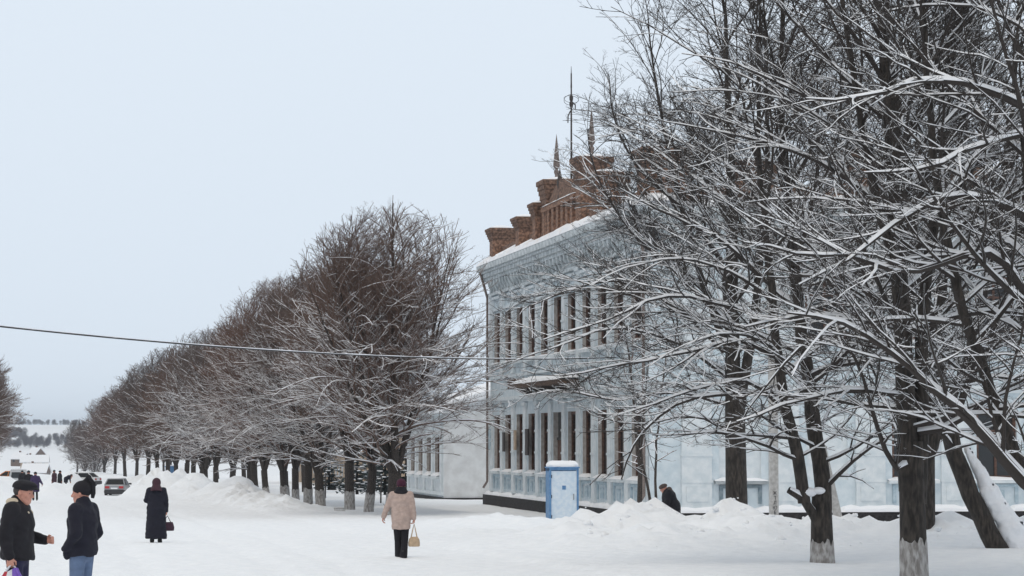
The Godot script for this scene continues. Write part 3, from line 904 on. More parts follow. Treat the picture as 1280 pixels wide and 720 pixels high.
func spruces():
	var spots := [[447, 178, 4.6], [466, 190, 5.2], [482, 172, 4.4], [412, 205, 5.0], [508, 168, 4.2]]
	var names := ["between the third and second whitewashed trunks", "behind the second whitewashed trunk", "behind the first tree of the row", "behind the third and fourth whitewashed trunks", "closest to the low annexe"]
	for k in spots.size():
		var d: float = spots[k][1]
		var H: float = spots[k][2]
		var at := g(px(spots[k][0], d), d)
		var root := thing("spruce_tree", "dark spruce " + names[k], "tree", at, 0.0, "dark spruces in the park")
		var r := RandomNumberGenerator.new()
		r.seed = 800 + k
		var tr := MB.new()
		tr.tube(pv([Vector3(0, -0.3, 0), Vector3(0, H * 0.5, 0), Vector3(0, H, 0)]), PackedFloat32Array([0.13, 0.08, 0.01]), 7)
		obj("trunk", tr, M.bark_row, root)
		var f := MB.new()
		var sn := MB.new()
		var y := 0.5
		while y < H - 0.1:
			var R := (H - y) * 0.30 + 0.1
			var m := 9
			var a0 := r.randf() * TAU
			for j in m:
				var a := a0 + TAU * j / m + r.randf_range(-0.2, 0.2)
				var o := Vector3(cos(a), 0, sin(a))
				var sd := Vector3(-o.z, 0, o.x)
				var L := R * r.randf_range(0.75, 1.15)
				var p0 := Vector3(0, y + r.randf_range(-0.1, 0.1), 0)
				for q in 6:
					var u0 := q / 6.0
					var p := p0 + o * L * (u0 + 0.08) + Vector3(0, -0.35 * L * u0 * u0, 0)
					for side in [-1.0, 1.0]:
						var e: Vector3 = p + sd * side * L * 0.34 * (1.0 - u0 * 0.7) + o * L * 0.16 + Vector3(0, r.randf_range(-0.16, 0.02), 0)
						f.tri(p, p + o * L * 0.2, e)
						f.tri(p + Vector3(0, -0.1, 0), e, p + o * L * 0.1 + Vector3(0, -0.18, 0))
				if r.randf() < 0.75:
					var c := p0 + o * L * 0.62 + Vector3(0, -0.35 * L * 0.38 + 0.03, 0)
					sn.ball(c, Vector3(L * 0.22, 0.05, L * 0.22), 7, 4)
			y += 0.42
		obj("crown", f, M.conifer, root)
		obj("snow", sn, M.branch_snow, root).set_meta("kind", "stuff")

# ------------------------------------------------------------------ the blue building
# A wall in a plane: o origin, ex along, n outward; openings [x0, y0, x1, y1]; reveals of given depth
func wall(mb: MB, rv_: MB, o: Vector3, ex: Vector3, n: Vector3, w: float, y0: float, y1: float, open: Array, depth: float):
	var xs := [0.0, w]
	var ys := [y0, y1]
	for q in open:
		for v in [q[0], q[2]]: if not xs.has(v): xs.append(v)
		for v in [q[1], q[3]]: if not ys.has(v): ys.append(v)
	xs.sort(); ys.sort()
	var P := func(x: float, y: float) -> Vector3: return o + ex * x + Vector3(0, y, 0)
	for i in xs.size() - 1:
		for j in ys.size() - 1:
			var cx: float = (xs[i] + xs[i + 1]) / 2; var cy: float = (ys[j] + ys[j + 1]) / 2
			var hole := false
			for q in open:
				if cx > q[0] and cx < q[2] and cy > q[1] and cy < q[3]: hole = true
			if not hole: mb.quad(P.call(xs[i], ys[j]), P.call(xs[i], ys[j + 1]), P.call(xs[i + 1], ys[j + 1]), P.call(xs[i + 1], ys[j]))

func reveals(b: Node3D, o: Vector3, ex: Vector3, n: Vector3, open: Array, depth: float, m: Material):
	for w in open:
		var q: Array = w
		var r := MB.new()
		var P := func(x: float, y: float) -> Vector3: return o + ex * x + Vector3(0, y, 0)
		var k := -n * depth
		var a: Vector3 = P.call(q[0], q[1]); var c: Vector3 = P.call(q[2], q[1]); var e: Vector3 = P.call(q[2], q[3]); var f: Vector3 = P.call(q[0], q[3])
		r.quad(a, a + k, f + k, f); r.quad(c, e, e + k, c + k); r.quad(f, f + k, e + k, e); r.quad(a, c, c + k, a + k)
		obj("reveal", r, m, b)

# oriented box: along ex from x0 to x1, up from y0 to y1, out along n from z0 to z1
func slab(mb: MB, o: Vector3, ex: Vector3, n: Vector3, x0: float, x1: float, y0: float, y1: float, z0: float, z1: float):
	var up := Vector3.UP
	mb.hexa([o + ex * x0 + up * y0 + n * z1, o + ex * x1 + up * y0 + n * z1, o + ex * x1 + up * y0 + n * z0, o + ex * x0 + up * y0 + n * z0],
		[o + ex * x0 + up * y1 + n * z1, o + ex * x1 + up * y1 + n * z1, o + ex * x1 + up * y1 + n * z0, o + ex * x0 + up * y1 + n * z0])

# snow lying on a ledge: rounded lumps in section, uneven along it
func ledge_snow(mb: MB, o: Vector3, ex: Vector3, n: Vector3, x0: float, x1: float, y: float, z0: float, z1: float, h: float, r: RandomNumberGenerator):
	var m := maxi(3, int((x1 - x0) / 0.35))
	var prev := []
	for i in m + 1:
		var f := float(i) / m
		var e := minf(1.0, minf(f, 1.0 - f) * m * 0.6 + 0.25)
		var hh := h * e * r.randf_range(0.7, 1.15)
		var zz := lerpf(z0, z1, 1.0) - r.randf_range(0, 0.03)
		var a := o + ex * lerpf(x0, x1, f)
		var ring := [a + n * z0 + Vector3(0, y + 0.004, 0), a + n * z0 + Vector3(0, y + hh, 0), a + n * lerpf(z0, zz, 0.6) + Vector3(0, y + hh * 0.95, 0), a + n * lerpf(z0, zz, 0.93) + Vector3(0, y + hh * 0.5, 0), a + n * zz + Vector3(0, y + 0.004, 0)]
		if i > 0:
			for k in 4: mb.quad(prev[k], prev[k + 1], ring[k + 1], ring[k])
		prev = ring

func window_part(b: Node3D, o: Vector3, ex: Vector3, n: Vector3, q: Array, depth: float):
	var root := Node3D.new()
	root.name = "window"
	b.add_child(root, true)
	var x0: float = q[0]; var y0: float = q[1]; var x1: float = q[2]; var y1: float = q[3]
	var fr := MB.new()
	var z0 := -depth + 0.004; var z1 := -depth + 0.11
	slab(fr, o, ex, n, x0, x0 + 0.13, y0, y1, z0, z1)
	slab(fr, o, ex, n, x1 - 0.13, x1, y0, y1, z0, z1)
	slab(fr, o, ex, n, x0 + 0.13, x1 - 0.13, y1 - 0.13, y1, z0, z1 - 0.004)
	slab(fr, o, ex, n, x0 + 0.13, x1 - 0.13, y0, y0 + 0.14, z0, z1 - 0.004)
	var xm := (x0 + x1) / 2
	slab(fr, o, ex, n, xm - 0.05, xm + 0.05, y0 + 0.14, y1 - 0.13, z0, z1 - 0.02)
	var ym := lerpf(y0, y1, 0.68)
	slab(fr, o, ex, n, x0 + 0.13, xm - 0.05, ym - 0.04, ym + 0.04, z0, z1 - 0.026)
	slab(fr, o, ex, n, xm + 0.05, x1 - 0.13, ym - 0.04, ym + 0.04, z0, z1 - 0.026)
	obj("frame", fr, M.window_wood, root)
	for side in 2:
		for lev in 2:
			var gl := MB.new()
			var a := x0 + 0.13 if side == 0 else xm + 0.05
			var c := xm - 0.05 if side == 0 else x1 - 0.13
			slab(gl, o, ex, n, a, c, (y0 + 0.14) if lev == 0 else ym + 0.04, ym - 0.04 if lev == 0 else y1 - 0.13, z0 - 0.02, z0 + 0.03)
			obj("pane", gl, M.glass, root)

func blue_building():
	var r := RandomNumberGenerator.new()
	r.seed = 5
	var corner := U * 92.7 + W * 23.95
	corner.y = -1.4
	var b := thing("town_house", "long two-storey pale blue building with brick parapet piers and snowy cornice", "building", corner, TURN)
	var LF := 34.0
	var LE := 25.5
	# street front: plane x = 0, running to -z; end front: plane z = 0, running to +x
	var fo := Vector3.ZERO
	var fx := Vector3(0, 0, -1); var fn := Vector3(-1, 0, 0)
	var ex := Vector3(1, 0, 0); var en := Vector3(0, 0, 1)
	var lows := []; var ups := []
	var pitch := 3.0
	for i in 11:
		var c := 2.0 + i * pitch
		var hw := 0.86
		if i == 5: lows.append([c - 1.05, 0.62, c + 1.05, 4.8])
		else: lows.append([c - hw, 1.9, c + hw, 4.8])
		ups.append([c - hw, 7.55, c + hw, 10.2])
	var DEPTH := 0.27
	var wf := MB.new(); var rf := MB.new()
	wall(wf, rf, fo, fx, fn, LF, 0.0, 11.5, lows + ups, DEPTH)
	obj("street_wall", wf, M.blue_wall, b)
	reveals(b, fo, fx, fn, lows + ups, DEPTH, M.reveal)
	var el := []; var eu := []; var niches := []
	for i in 6:
		var c := 3.75 + i * 3.64
		var q := [c - 0.88, 1.9, c + 0.88, 4.8]
		var q2 := [c - 0.88, 7.55, c + 0.88, 10.2]
		if i in [0, 1]: niches.append(q)
		else: el.append(q)
		if i in [0]: niches.append(q2)
		else: eu.append(q2)
	var we := MB.new(); var re := MB.new()
	wall(we, re, fo, ex, en, LE, 0.0, 11.5, el + eu + niches, 0.24)
	obj("end_wall", we, M.blue_wall, b)
	reveals(b, fo, ex, en, el + eu + niches, 0.24, M.blue_trim)
	for q in niches:
		var nb := MB.new()
		slab(nb, fo, ex, en, q[0], q[2], q[1], q[3], -0.30, -0.12)
		obj("blind_panel", nb, M.blue_trim, b)
	var bk := MB.new()   # far side walls and the core that closes the rooms
	bk.quad(Vector3(LE, 0, 0), Vector3(LE, 11.5, 0), Vector3(LE, 11.5, -LF), Vector3(LE, 0, -LF))
	bk.quad(Vector3(0, 0, -LF), Vector3(0, 11.5, -LF), Vector3(LE, 11.5, -LF), Vector3(LE, 0, -LF))
	obj("rear_wall", bk, M.blue_wall, b)
	for q in lows: if q[1] > 1.0: window_part(b, fo, fx, fn, q, DEPTH)
	for q in ups: window_part(b, fo, fx, fn, q, DEPTH)
	for q in el + eu: window_part(b, fo, ex, en, q, 0.24)
	# entrance doors
	var dq: Array = lows[5]
	var dr := Node3D.new(); dr.name = "entrance_door"; b.add_child(dr, true)
	for side in 2:
		var lf := MB.new()
		var x0: float = dq[0] if side == 0 else (dq[0] + dq[2]) / 2 + 0.008
		var x1: float = (dq[0] + dq[2]) / 2 - 0.008 if side == 0 else dq[2]
		slab(lf, fo, fx, fn, x0, x1, 0.62, 3.5, -DEPTH, -DEPTH + 0.06)
		for k in 3: slab(lf, fo, fx, fn, x0 + 0.15, x1 - 0.15, 0.8 + k * 0.9, 1.5 + k * 0.9, -DEPTH + 0.06, -DEPTH + 0.09)
		obj("leaf", lf, M.window_wood, dr)
	var fl := MB.new()
	slab(fl, fo, fx, fn, dq[0], dq[2], 3.5, 3.62, -DEPTH, -DEPTH + 0.1)
	slab(fl, fo, fx, fn, dq[0], dq[2], 3.62, 4.8, -DEPTH - 0.02, -DEPTH + 0.03)
	obj("fanlight", fl, M.glass, dr)
	# plinth with a dark tarred face and a sloping ledge
	var pl := MB.new()
	slab(pl, fo, fx, fn, -0.35, LF + 0.35, -1.6, 0.6, 0.0, 0.35)
	slab(pl, fo, ex, en, 0.003, LE + 0.3, -1.6, 0.598, 0.0, 0.352)
	obj("plinth", pl, M.plinth, b)
	var ls := MB.new()
	var x := -0.2
	while x < LF:
		ledge_snow(ls, fo, fx, fn, x, minf(x + 2.96, LF + 0.2), 0.6, 0.0, 0.34, 0.22, r)
		x += 3.0
	obj("ledge_snow", ls, M.branch_snow, b)
	ls = MB.new()
	x = 0.4
	while x < LE:
		ledge_snow(ls, fo, ex, en, x, x + 3.5, 0.6, 0.0, 0.34, 0.28, r)
		x += 3.64
	obj("ledge_snow", ls, M.branch_snow, b)
	# sills with snow, recessed panels beneath, strips between
	for f in 2:
		var o := fo
		var ax := fx if f == 0 else ex
		var an := fn if f == 0 else en
		var wins := lows if f == 0 else el + niches.slice(0, 2)
		for q in wins:
			if q[1] < 1.0: continue
			var s := MB.new()
			slab(s, o, ax, an, q[0] - 0.2, q[2] + 0.2, 1.74, 1.86, 0.004, 0.24)
			var so := obj("window_sill", s, M.blue_trim, b)
			var sn := MB.new()
			ledge_snow(sn, o, ax, an, q[0] - 0.22, q[2] + 0.22, 1.86, -0.2, 0.26, 0.16, r)
			obj("snow", sn, M.branch_snow, so)
			var pn := MB.new()
			var cx: float = (q[0] + q[2]) / 2
			slab(pn, o, ax, an, q[0], q[0] + 0.14, 0.95, 1.70, 0.004, 0.07)
			slab(pn, o, ax, an, q[2] - 0.14, q[2], 0.95, 1.70, 0.004, 0.07)
			slab(pn, o, ax, an, q[0] + 0.14, q[2] - 0.14, 1.58, 1.70, 0.004, 0.066)
			slab(pn, o, ax, an, cx - 0.28, cx + 0.28, 1.0, 1.45, 0.004, 0.06)
			obj("apron_panel", pn, M.panel_blue, b)
		var us := ups if f == 0 else eu + niches.slice(2)
		for q in us:
			var s := MB.new()
			slab(s, o, ax, an, q[0] - 0.18, q[2] + 0.18, 7.38, 7.5, 0.004, 0.22)
			var so := obj("window_sill", s, M.blue_trim, b)
			var sn := MB.new()
			ledge_snow(sn, o, ax, an, q[0] - 0.19, q[2] + 0.19, 7.5, -0.2, 0.23, 0.12, r)
			obj("snow", sn, M.branch_snow, so)
			var hd := MB.new()
			slab(hd, o, ax, an, q[0] - 0.16, q[2] + 0.16, 10.32, 10.46, 0.004, 0.13)
			slab(hd, o, ax, an, q[0] - 0.1, q[0] + 0.06, 10.46, 10.95, 0.004, 0.08)
			slab(hd, o, ax, an, q[2] - 0.06, q[2] + 0.1, 10.46, 10.95, 0.004, 0.08)
			slab(hd, o, ax, an, q[0] - 0.16, q[2] + 0.16, 10.95, 11.08, 0.004, 0.13)
			obj("window_head", hd, M.blue_trim, b)
		var n_p := 12 if f == 0 else 7
		for i in n_p:
			var c := 0.5 + i * pitch if f == 0 else 1.93 + i * 3.64
			if f == 0 and i == 11: c = 33.5
			for st in 2:
				var y0 := 0.9 if st == 0 else 7.0
				var y1 := 5.2 if st == 0 else 11.1
				var p := MB.new()
				var hw := 0.34 if f == 0 else 0.62
				slab(p, o, ax, an, c - hw, c + hw, y0, y1, 0.004, 0.10)
				slab(p, o, ax, an, c - hw - 0.07, c + hw + 0.07, y1, y1 + 0.16, 0.004, 0.17)
				slab(p, o, ax, an, c - hw - 0.05, c + hw + 0.05, y0 - 0.12, y0, 0.004, 0.16)
				if f == 1 and st == 0: slab(p, o, ax, an, c - hw * 0.7, c + hw * 0.7, 1.05, 1.62, 0.10, 0.14)
				for k in (3 if st == 0 else 2): slab(p, o, ax, an, c - hw - 0.03, c + hw + 0.03, y0 + 0.9 + k * 1.05, y0 + 1.0 + k * 1.05, 0.004, 0.13)
				obj("pilaster", p, M.blue_trim, b)
		var L := LF if f == 0 else LE
		var sc := MB.new()
		slab(sc, o, ax, an, 0.0 if f == 0 else -0.2, L, 5.42, 5.55, 0.0, 0.16)
		slab(sc, o, ax, an, 0.0 if f == 0 else -0.253, L, 5.55, 5.72, 0.0, 0.25)
		slab(sc, o, ax, an, 0.0, L, 6.72, 6.86, 0.0, 0.12)
		obj("string_course", sc, M.blue_trim, b)
		# cornice: stepped mouldings over brackets
		var co := MB.new()
		var k0 := 0.0 if f == 0 else -0.2
		slab(co, o, ax, an, k0, L + 0.2, 11.18, 11.34, 0.0, 0.16)
		var steps := [[11.98, 12.16, 0.34], [12.16, 12.38, 0.46], [12.38, 12.52, 0.56], [12.52, 12.82, 0.66]]
		for s in steps: slab(co, o, ax, an, 0.0 if f == 0 else -float(s[2]) + 0.003, L + s[2], s[0], s[1], -0.3, s[2] - (0.0 if f == 0 else 0.003))
		slab(co, o, ax, an, 0.0, L, 11.34, 11.98, -0.3, 0.05)
		obj("cornice", co, M.cornice, b)
		var br := MB.new()
		var poly := PackedVector2Array([Vector2(0.05, 0), Vector2(0.14, 0.02), Vector2(0.18, 0.16), Vector2(0.28, 0.34), Vector2(0.32, 0.62), Vector2(0.05, 0.62)])
		br.prism(poly, Vector3.ZERO, an, Vector3.UP, ax * 0.22)
		var bmesh := br.mesh()
		var bx := 0.25
		while bx < L - 0.3:
			var bo := shared("bracket", bmesh, M.cornice, b)
			bo.position = ax * bx + Vector3(0, 11.355, 0)
			bx += 0.78
	# plaques on the street front
	for q in [[29.0, 2.9, 0.5, 1.0, "dark"], [32.9, 3.0, 0.45, 1.1, "blue"], [26.0, 3.0, 0.5, 1.0, "pale"], [23.0, 2.75, 0.7, 1.3, "dark"]]:
		var p := MB.new()
		slab(p, fo, fx, fn, q[0] + 0.62 - q[2] / 2, q[0] + 0.62 + q[2] / 2, q[1], q[1] + q[3], 0.10, 0.16)
		obj("wall_plaque", p, M.iron if q[4] == "dark" else (M.panel_blue if q[4] == "blue" else M.beige_wall), b)
	for q in [0.12, 33.85]:
		var dp := MB.new()
		dp.tube(pv([fx * q + Vector3(-0.6, 12.5, 0), fx * q + Vector3(-0.42, 11.9, 0), fx * q + Vector3(-0.2, 11.1, 0), fx * q + Vector3(-0.2, 6.0, 0), fx * q + Vector3(-0.2, 1.3, 0), fx * q + Vector3(-0.42, 0.95, 0)]), PackedFloat32Array([0.07, 0.07, 0.065, 0.065, 0.065, 0.065]), 10)
		obj("drainpipe", dp, M.zinc, b)
	# balcony over the entrance
	var bal := Node3D.new(); bal.name = "balcony"; b.add_child(bal, true)
	var bs := MB.new()
	slab(bs, fo, fx, fn, 11.5, 23.0, 6.03, 6.2, 0.26, 1.2)
	obj("slab", bs, M.rust, bal)
	var be := MB.new()
	slab(be, fo, fx, fn, 22.5, 23.02, 5.98, 6.5, 0.27, 1.22)
	obj("end_block", be, M.rust, bal)
	for k in 5:
		var bb := MB.new()
		bb.prism(PackedVector2Array([Vector2(0.1, -0.4), Vector2(0.2, -0.36), Vector2(0.8, 0.0), Vector2(0.1, 0.0)]), Vector3(0, 6.025, -11.9 - k * 2.65), fn, Vector3.UP, fx * 0.12)
		obj("bracket", bb, M.iron, bal)
	var bsn := MB.new()
	ledge_snow(bsn, fo, fx, fn, 11.45, 22.25, 6.2, 0.26, 1.24, 0.3, r)
	obj("snow", bsn, M.branch_snow, bal)
	# roof: low snowy slopes behind the cornice, snow lip on its edge
	var ro := MB.new()
	var y0 := 12.825
	var A := Vector3(-0.68, y0, 0.68); var B := Vector3(LE + 0.6, y0, 0.68); var C := Vector3(LE + 0.6, y0, -LF - 0.68); var D := Vector3(-0.68, y0, -LF - 0.68)
	var e1 := Vector3(9, y0 + 1.4, -9); var e2 := Vector3(LE - 9, y0 + 1.4, -9); var e3 := Vector3(LE - 9, y0 + 1.4, -LF + 9); var e4 := Vector3(9, y0 + 1.4, -LF + 9)
	ro.quad(A, e1, e2, B); ro.quad(A, D, e4, e1); ro.quad(D, C, e3, e4); ro.quad(B, e2, e3, C); ro.quad(e1, e4, e3, e2)
	obj("roof", ro, M.branch_snow, b)
	var lip := MB.new()
	x = -0.9
	while x < LF + 0.5:
		ledge_snow(lip, fo, fx, fn, x, minf(x + 2.6, LF + 0.95), y0, -1.1, 0.66, r.randf_range(0.52, 0.72), r)
		x += 2.5
	x = -0.9
	while x < LE:
		ledge_snow(lip, fo, ex, en, x, x + 2.6, y0 + 0.002, -1.1, 0.66, r.randf_range(0.52, 0.72), r)
		x += 2.5
	obj("roof_edge_snow", lip, M.branch_snow, b)
	# brick piers of the parapet: [along, out offset, half along, half deep, height, sits on]
	parapet(b, r, LF, LE)

func pier(b: Node3D, r: RandomNumberGenerator, c: Vector3, hx: float, hz: float, h: float) -> Node3D:
	var root := Node3D.new(); root.name = "parapet_pier"; b.add_child(root, true); root.position = c
	var sh := MB.new()
	sh.box(Vector3(-hx, 0, -hz), Vector3(hx, h * 0.62, hz))
	sh.box(Vector3(-hx * 1.06, h * 0.08, -hz * 1.06), Vector3(hx * 1.06, h * 0.16, hz * 1.06))
	for k in 2:   # shallow corner ribs
		var e := hx * 0.55
		sh.box(Vector3(-hx - 0.05 if k == 0 else e, h * 0.16, hz - e * 0.5), Vector3(-e if k == 0 else hx + 0.05, h * 0.62, hz + 0.05))
	obj("shaft", sh, M.brick, root)
	var cp := MB.new()
	for k in 5:
		var g_ := 0.04 + 0.048 * k
		var jit := r.randf_range(-0.015, 0.015)
		cp.box(Vector3(-hx - g_ - jit, h * (0.62 + 0.076 * k), -hz - g_), Vector3(hx + g_, h * (0.62 + 0.076 * (k + 1)), hz + g_ + jit))
	obj("corbelled_cap", cp, M.brick_dark, root)
	var sn := MB.new()
	sn.ball(Vector3(r.randf_range(-0.1, 0.1), h, r.randf_range(-0.1, 0.1)), Vector3(hx * 1.16, 0.19, hz * 1.16), 12, 6)
	obj("snow", sn, M.branch_snow, root)
	return root

func finial(b: Node3D, c: Vector3):
	var f := MB.new()
	f.lathe(c, [[0.0, -0.02], [0.14, 0.0], [0.15, 0.08], [0.08, 0.16], [0.09, 0.24], [0.13, 0.32], [0.13, 0.40], [0.07, 0.48], [0.09, 0.54], [0.16, 0.62], [0.17, 0.70], [0.11, 1.25], [0.05, 1.85], [0.0, 2.25]], 12)
	obj("finial", f, M.zinc, b)

func parapet(b: Node3D, r: RandomNumberGenerator, LF: float, LE: float):
	var y := 13.05
	pier(b, r, Vector3(0.5, y, -33.3), 0.58, 0.55, 1.75)
	pier(b, r, Vector3(0.5, y, -26.2), 0.58, 0.55, 1.7)
	# raised middle with two tall piers
	pier(b, r, Vector3(0.35, y, -21.9), 0.46, 0.45, 2.0)
	var tall := pier(b, r, Vector3(0.75, y, -20.7), 0.62, 0.6, 3.0)
	var tall2 := pier(b, r, Vector3(0.75, y, -13.2), 0.62, 0.6, 3.25)
	finial(b, Vector3(0.75, y + 3.08, -20.7))
	finial(b, Vector3(0.75, y + 3.33, -13.2))
	pier(b, r, Vector3(0.45, y, -8.6), 0.66, 0.6, 2.05)
	pier(b, r, Vector3(0.75, y, -0.6), 0.86, 0.8, 2.15)
	var at := MB.new()
	at.box(Vector3(0.2, y, -21.0), Vector3(0.95, y + 1.75, -13.8))
	for k in 7: at.box(Vector3(0.06, y + 0.1, -20.8 + k * 1.02), Vector3(0.2, y + 1.45, -20.3 + k * 1.02))
	at.box(Vector3(0.02, y + 1.45, -21.0), Vector3(1.1, y + 1.7, -13.8))
	obj("attic_wall", at, M.brick, b)
	var gb := MB.new()
	gb.prism(PackedVector2Array([Vector2(0, 0), Vector2(6.4, 0), Vector2(5.2, 0.42), Vector2(3.9, 0.92), Vector2(3.2, 1.02), Vector2(2.5, 0.92), Vector2(1.2, 0.42)]), Vector3(0.22, y + 1.75, -20.6), Vector3(0, 0, 1), Vector3.UP, Vector3(0.7, 0, 0))
	obj("attic_gable", gb, M.brick_dark, b)
	var gs_ := MB.new()
	ledge_snow(gs_, Vector3.ZERO, Vector3(0, 0, -1), Vector3(-1, 0, 0), 13.8, 21.0, y + 1.7, -1.05, 0.02, 0.14, r)
	obj("attic_snow", gs_, M.branch_snow, b)
	# eagle-like iron ornament on the attic
	var eg := MB.new()
	eg.lathe(Vector3(0.3, y + 1.8, -17.9), [[0.1, 0.0], [0.13, 0.1], [0.06, 0.35], [0.12, 0.6], [0.16, 0.85], [0.11, 1.05], [0.04, 1.35], [0.0, 1.6]], 10)
	eg.hexa([Vector3(0.28, y + 2.35, -17.8), Vector3(0.36, y + 2.35, -17.8), Vector3(0.36, y + 2.35, -17.98), Vector3(0.28, y + 2.35, -17.98)], [Vector3(0.95, y + 2.72, -17.82), Vector3(1.2, y + 2.78, -17.82), Vector3(1.2, y + 2.78, -17.94), Vector3(0.75, y + 2.72, -17.94)])
	obj("ornament", eg, M.iron, b)
	# low parapet sheet between the piers and the end front's piers
	var lp_ := MB.new()
	for q in [[-32.7, -26.85, 0.75], [-25.5, -22.4, 0.8], [-12.5, -9.3, 0.7], [-7.9, -1.5, 0.7]]:
		var m := MB.new()
		m.box(Vector3(0.38, y, q[0]), Vector3(0.58, y + q[2], q[1]))
		obj("low_parapet", m, M.brick_dark, b)
	lp_.box(Vector3(1.7, y, -0.75), Vector3(LE - 1, y + 0.75, -0.5))
	obj("low_parapet", lp_, M.brick_dark, b)
	for k in 4:
		pier(b, r, Vector3(4.6 + k * 4.6, y, -0.7), 0.7, 0.6, 2.3 if k == 1 else 1.7)

func annexe():
	var r := RandomNumberGenerator.new()
	r.seed = 6
	var at := U * 141.5 + W * 23.9
	at.y = -1.75
	var b := thing("low_annexe", "low whitewashed single-storey house with snowy sills, beyond the blue building", "building", at, TURN)
	var fx := Vector3(0, 0, -1); var fn := Vector3(-1, 0, 0); var ex := Vector3(1, 0, 0); var en := Vector3(0, 0, 1)
	var wins := []
	for i in 4: wins.append([1.4 + i * 3.2, 1.7, 3.1 + i * 3.2, 4.0])
	var wf := MB.new(); var rf := MB.new()
	wall(wf, rf, Vector3.ZERO, fx, fn, 13.6, 0, 5.6, wins, 0.3)
	obj("street_wall", wf, M.blue_trim, b)
	reveals(b, Vector3.ZERO, fx, fn, wins, 0.3, M.reveal)
	for q in wins:
		window_part(b, Vector3.ZERO, fx, fn, q, 0.3)
		var s := MB.new()
		slab(s, Vector3.ZERO, fx, fn, q[0] - 0.2, q[2] + 0.2, 1.52, 1.66, 0.004, 0.26)
		var so := obj("window_sill", s, M.blue_trim, b)
		var sn := MB.new()
		ledge_snow(sn, Vector3.ZERO, fx, fn, q[0] - 0.22, q[2] + 0.22, 1.66, -0.15, 0.27, 0.24, r)
		obj("snow", sn, M.branch_snow, so)
	var ew := MB.new()
	ew.quad(Vector3(0, 0, 0), Vector3(0, 5.6, 0), Vector3(12, 5.6, 0), Vector3(12, 0, 0))
	ew.quad(Vector3(12, 0, 0), Vector3(12, 5.6, 0), Vector3(12, 5.6, -13.6), Vector3(12, 0, -13.6))
	ew.quad(Vector3(0, 0, -13.6), Vector3(0, 5.6, -13.6), Vector3(12, 5.6, -13.6), Vector3(12, 0, -13.6))
	ew.tri(Vector3(0, 5.6, 0), Vector3(6, 7.4, 0), Vector3(12, 5.6, 0))
	ew.tri(Vector3(0, 5.6, -13.6), Vector3(12, 5.6, -13.6), Vector3(6, 7.4, -13.6))
	obj("gable_wall", ew, M.whitewash, b)
	var co := MB.new()
	slab(co, Vector3.ZERO, fx, fn, -0.15, 13.75, 5.3, 5.58, 0.004, 0.3)
	slab(co, Vector3.ZERO, fx, fn, -0.05, 13.65, 0.55, 0.75, 0.004, 0.12)
	for i in 5: slab(co, Vector3.ZERO, fx, fn, 0.3 + i * 3.2, 0.9 + i * 3.2, 0.75, 5.3, 0.004, 0.1)
	obj("trim", co, M.blue_trim, b)
	var pl := MB.new()
	slab(pl, Vector3.ZERO, fx, fn, -0.12, 13.7, -1.0, 0.42, 0.0, 0.12)
	slab(pl, Vector3.ZERO, ex, en, 0.002, 12.0, -1.0, 0.40, 0.0, 0.12)
	obj("plinth", pl, M.plinth, b)
	var ro := MB.new()
	ro.prism(PackedVector2Array([Vector2(-0.5, 5.45), Vector2(6, 7.42), Vector2(12.5, 5.45), Vector2(12.5, 5.85), Vector2(6, 7.85), Vector2(-0.5, 5.85)]), Vector3(0, 0, 0.3), ex, Vector3.UP, Vector3(0, 0, -14.2))
	obj("snowy_roof", ro, M.branch_snow, b)

func house(called: String, label: String, at: Vector3, turn: float, w: float, l: float, h: float, rise: float, m: Material):
	var b := thing(called, label, "house", at, turn)
	var wl := MB.new()
	wl.prism(PackedVector2Array([Vector2(-w / 2, -1.5), Vector2(w / 2, -1.5), Vector2(w / 2, h), Vector2(0, h + rise), Vector2(-w / 2, h)]), Vector3(0, 0, l / 2), Vector3(1, 0, 0), Vector3.UP, Vector3(0, 0, -l))
	obj("wall", wl, m, b)
	var rf := MB.new()
	var k := rise / (w / 2)
	var o := w / 2 + 0.5
	rf.prism(PackedVector2Array([Vector2(-o, h - 0.5 * k), Vector2(0, h + rise + 0.02), Vector2(o, h - 0.5 * k), Vector2(o, h - 0.5 * k + 0.35), Vector2(0, h + rise + 0.4), Vector2(-o, h - 0.5 * k + 0.35)]), Vector3(0, 0, l / 2 + 0.4), Vector3(1, 0, 0), Vector3.UP, Vector3(0, 0, -l - 0.8))
	var r := obj("snowy_roof", rf, M.branch_snow, b)
	var ch := MB.new()
	ch.box(Vector3(0.4, h + rise * 0.6, -l * 0.2), Vector3(1.0, h + rise + 1.0, -l * 0.2 + 0.6))
	obj("chimney", ch, M.brick_dark, r)
	var n := int(l / 2.6)
	for i in n:
		for side in [-1.0, 1.0]:
			var f := MB.new()
			var z := -l / 2 + (i + 0.5) * l / n
			f.box(Vector3(side * w / 2 - 0.03, 0.9, z - 0.5), Vector3(side * w / 2 + 0.03, 2.2, z + 0.5))
			obj("window", f, M.glass, b)
	for i in 2:
		var f := MB.new()
		f.box(Vector3(-w * 0.28 + i * w * 0.4 - 0.45, 0.9, l / 2 - 0.03), Vector3(-w * 0.28 + i * w * 0.4 + 0.45, 2.2, l / 2 + 0.03))
		obj("window", f, M.glass, b)

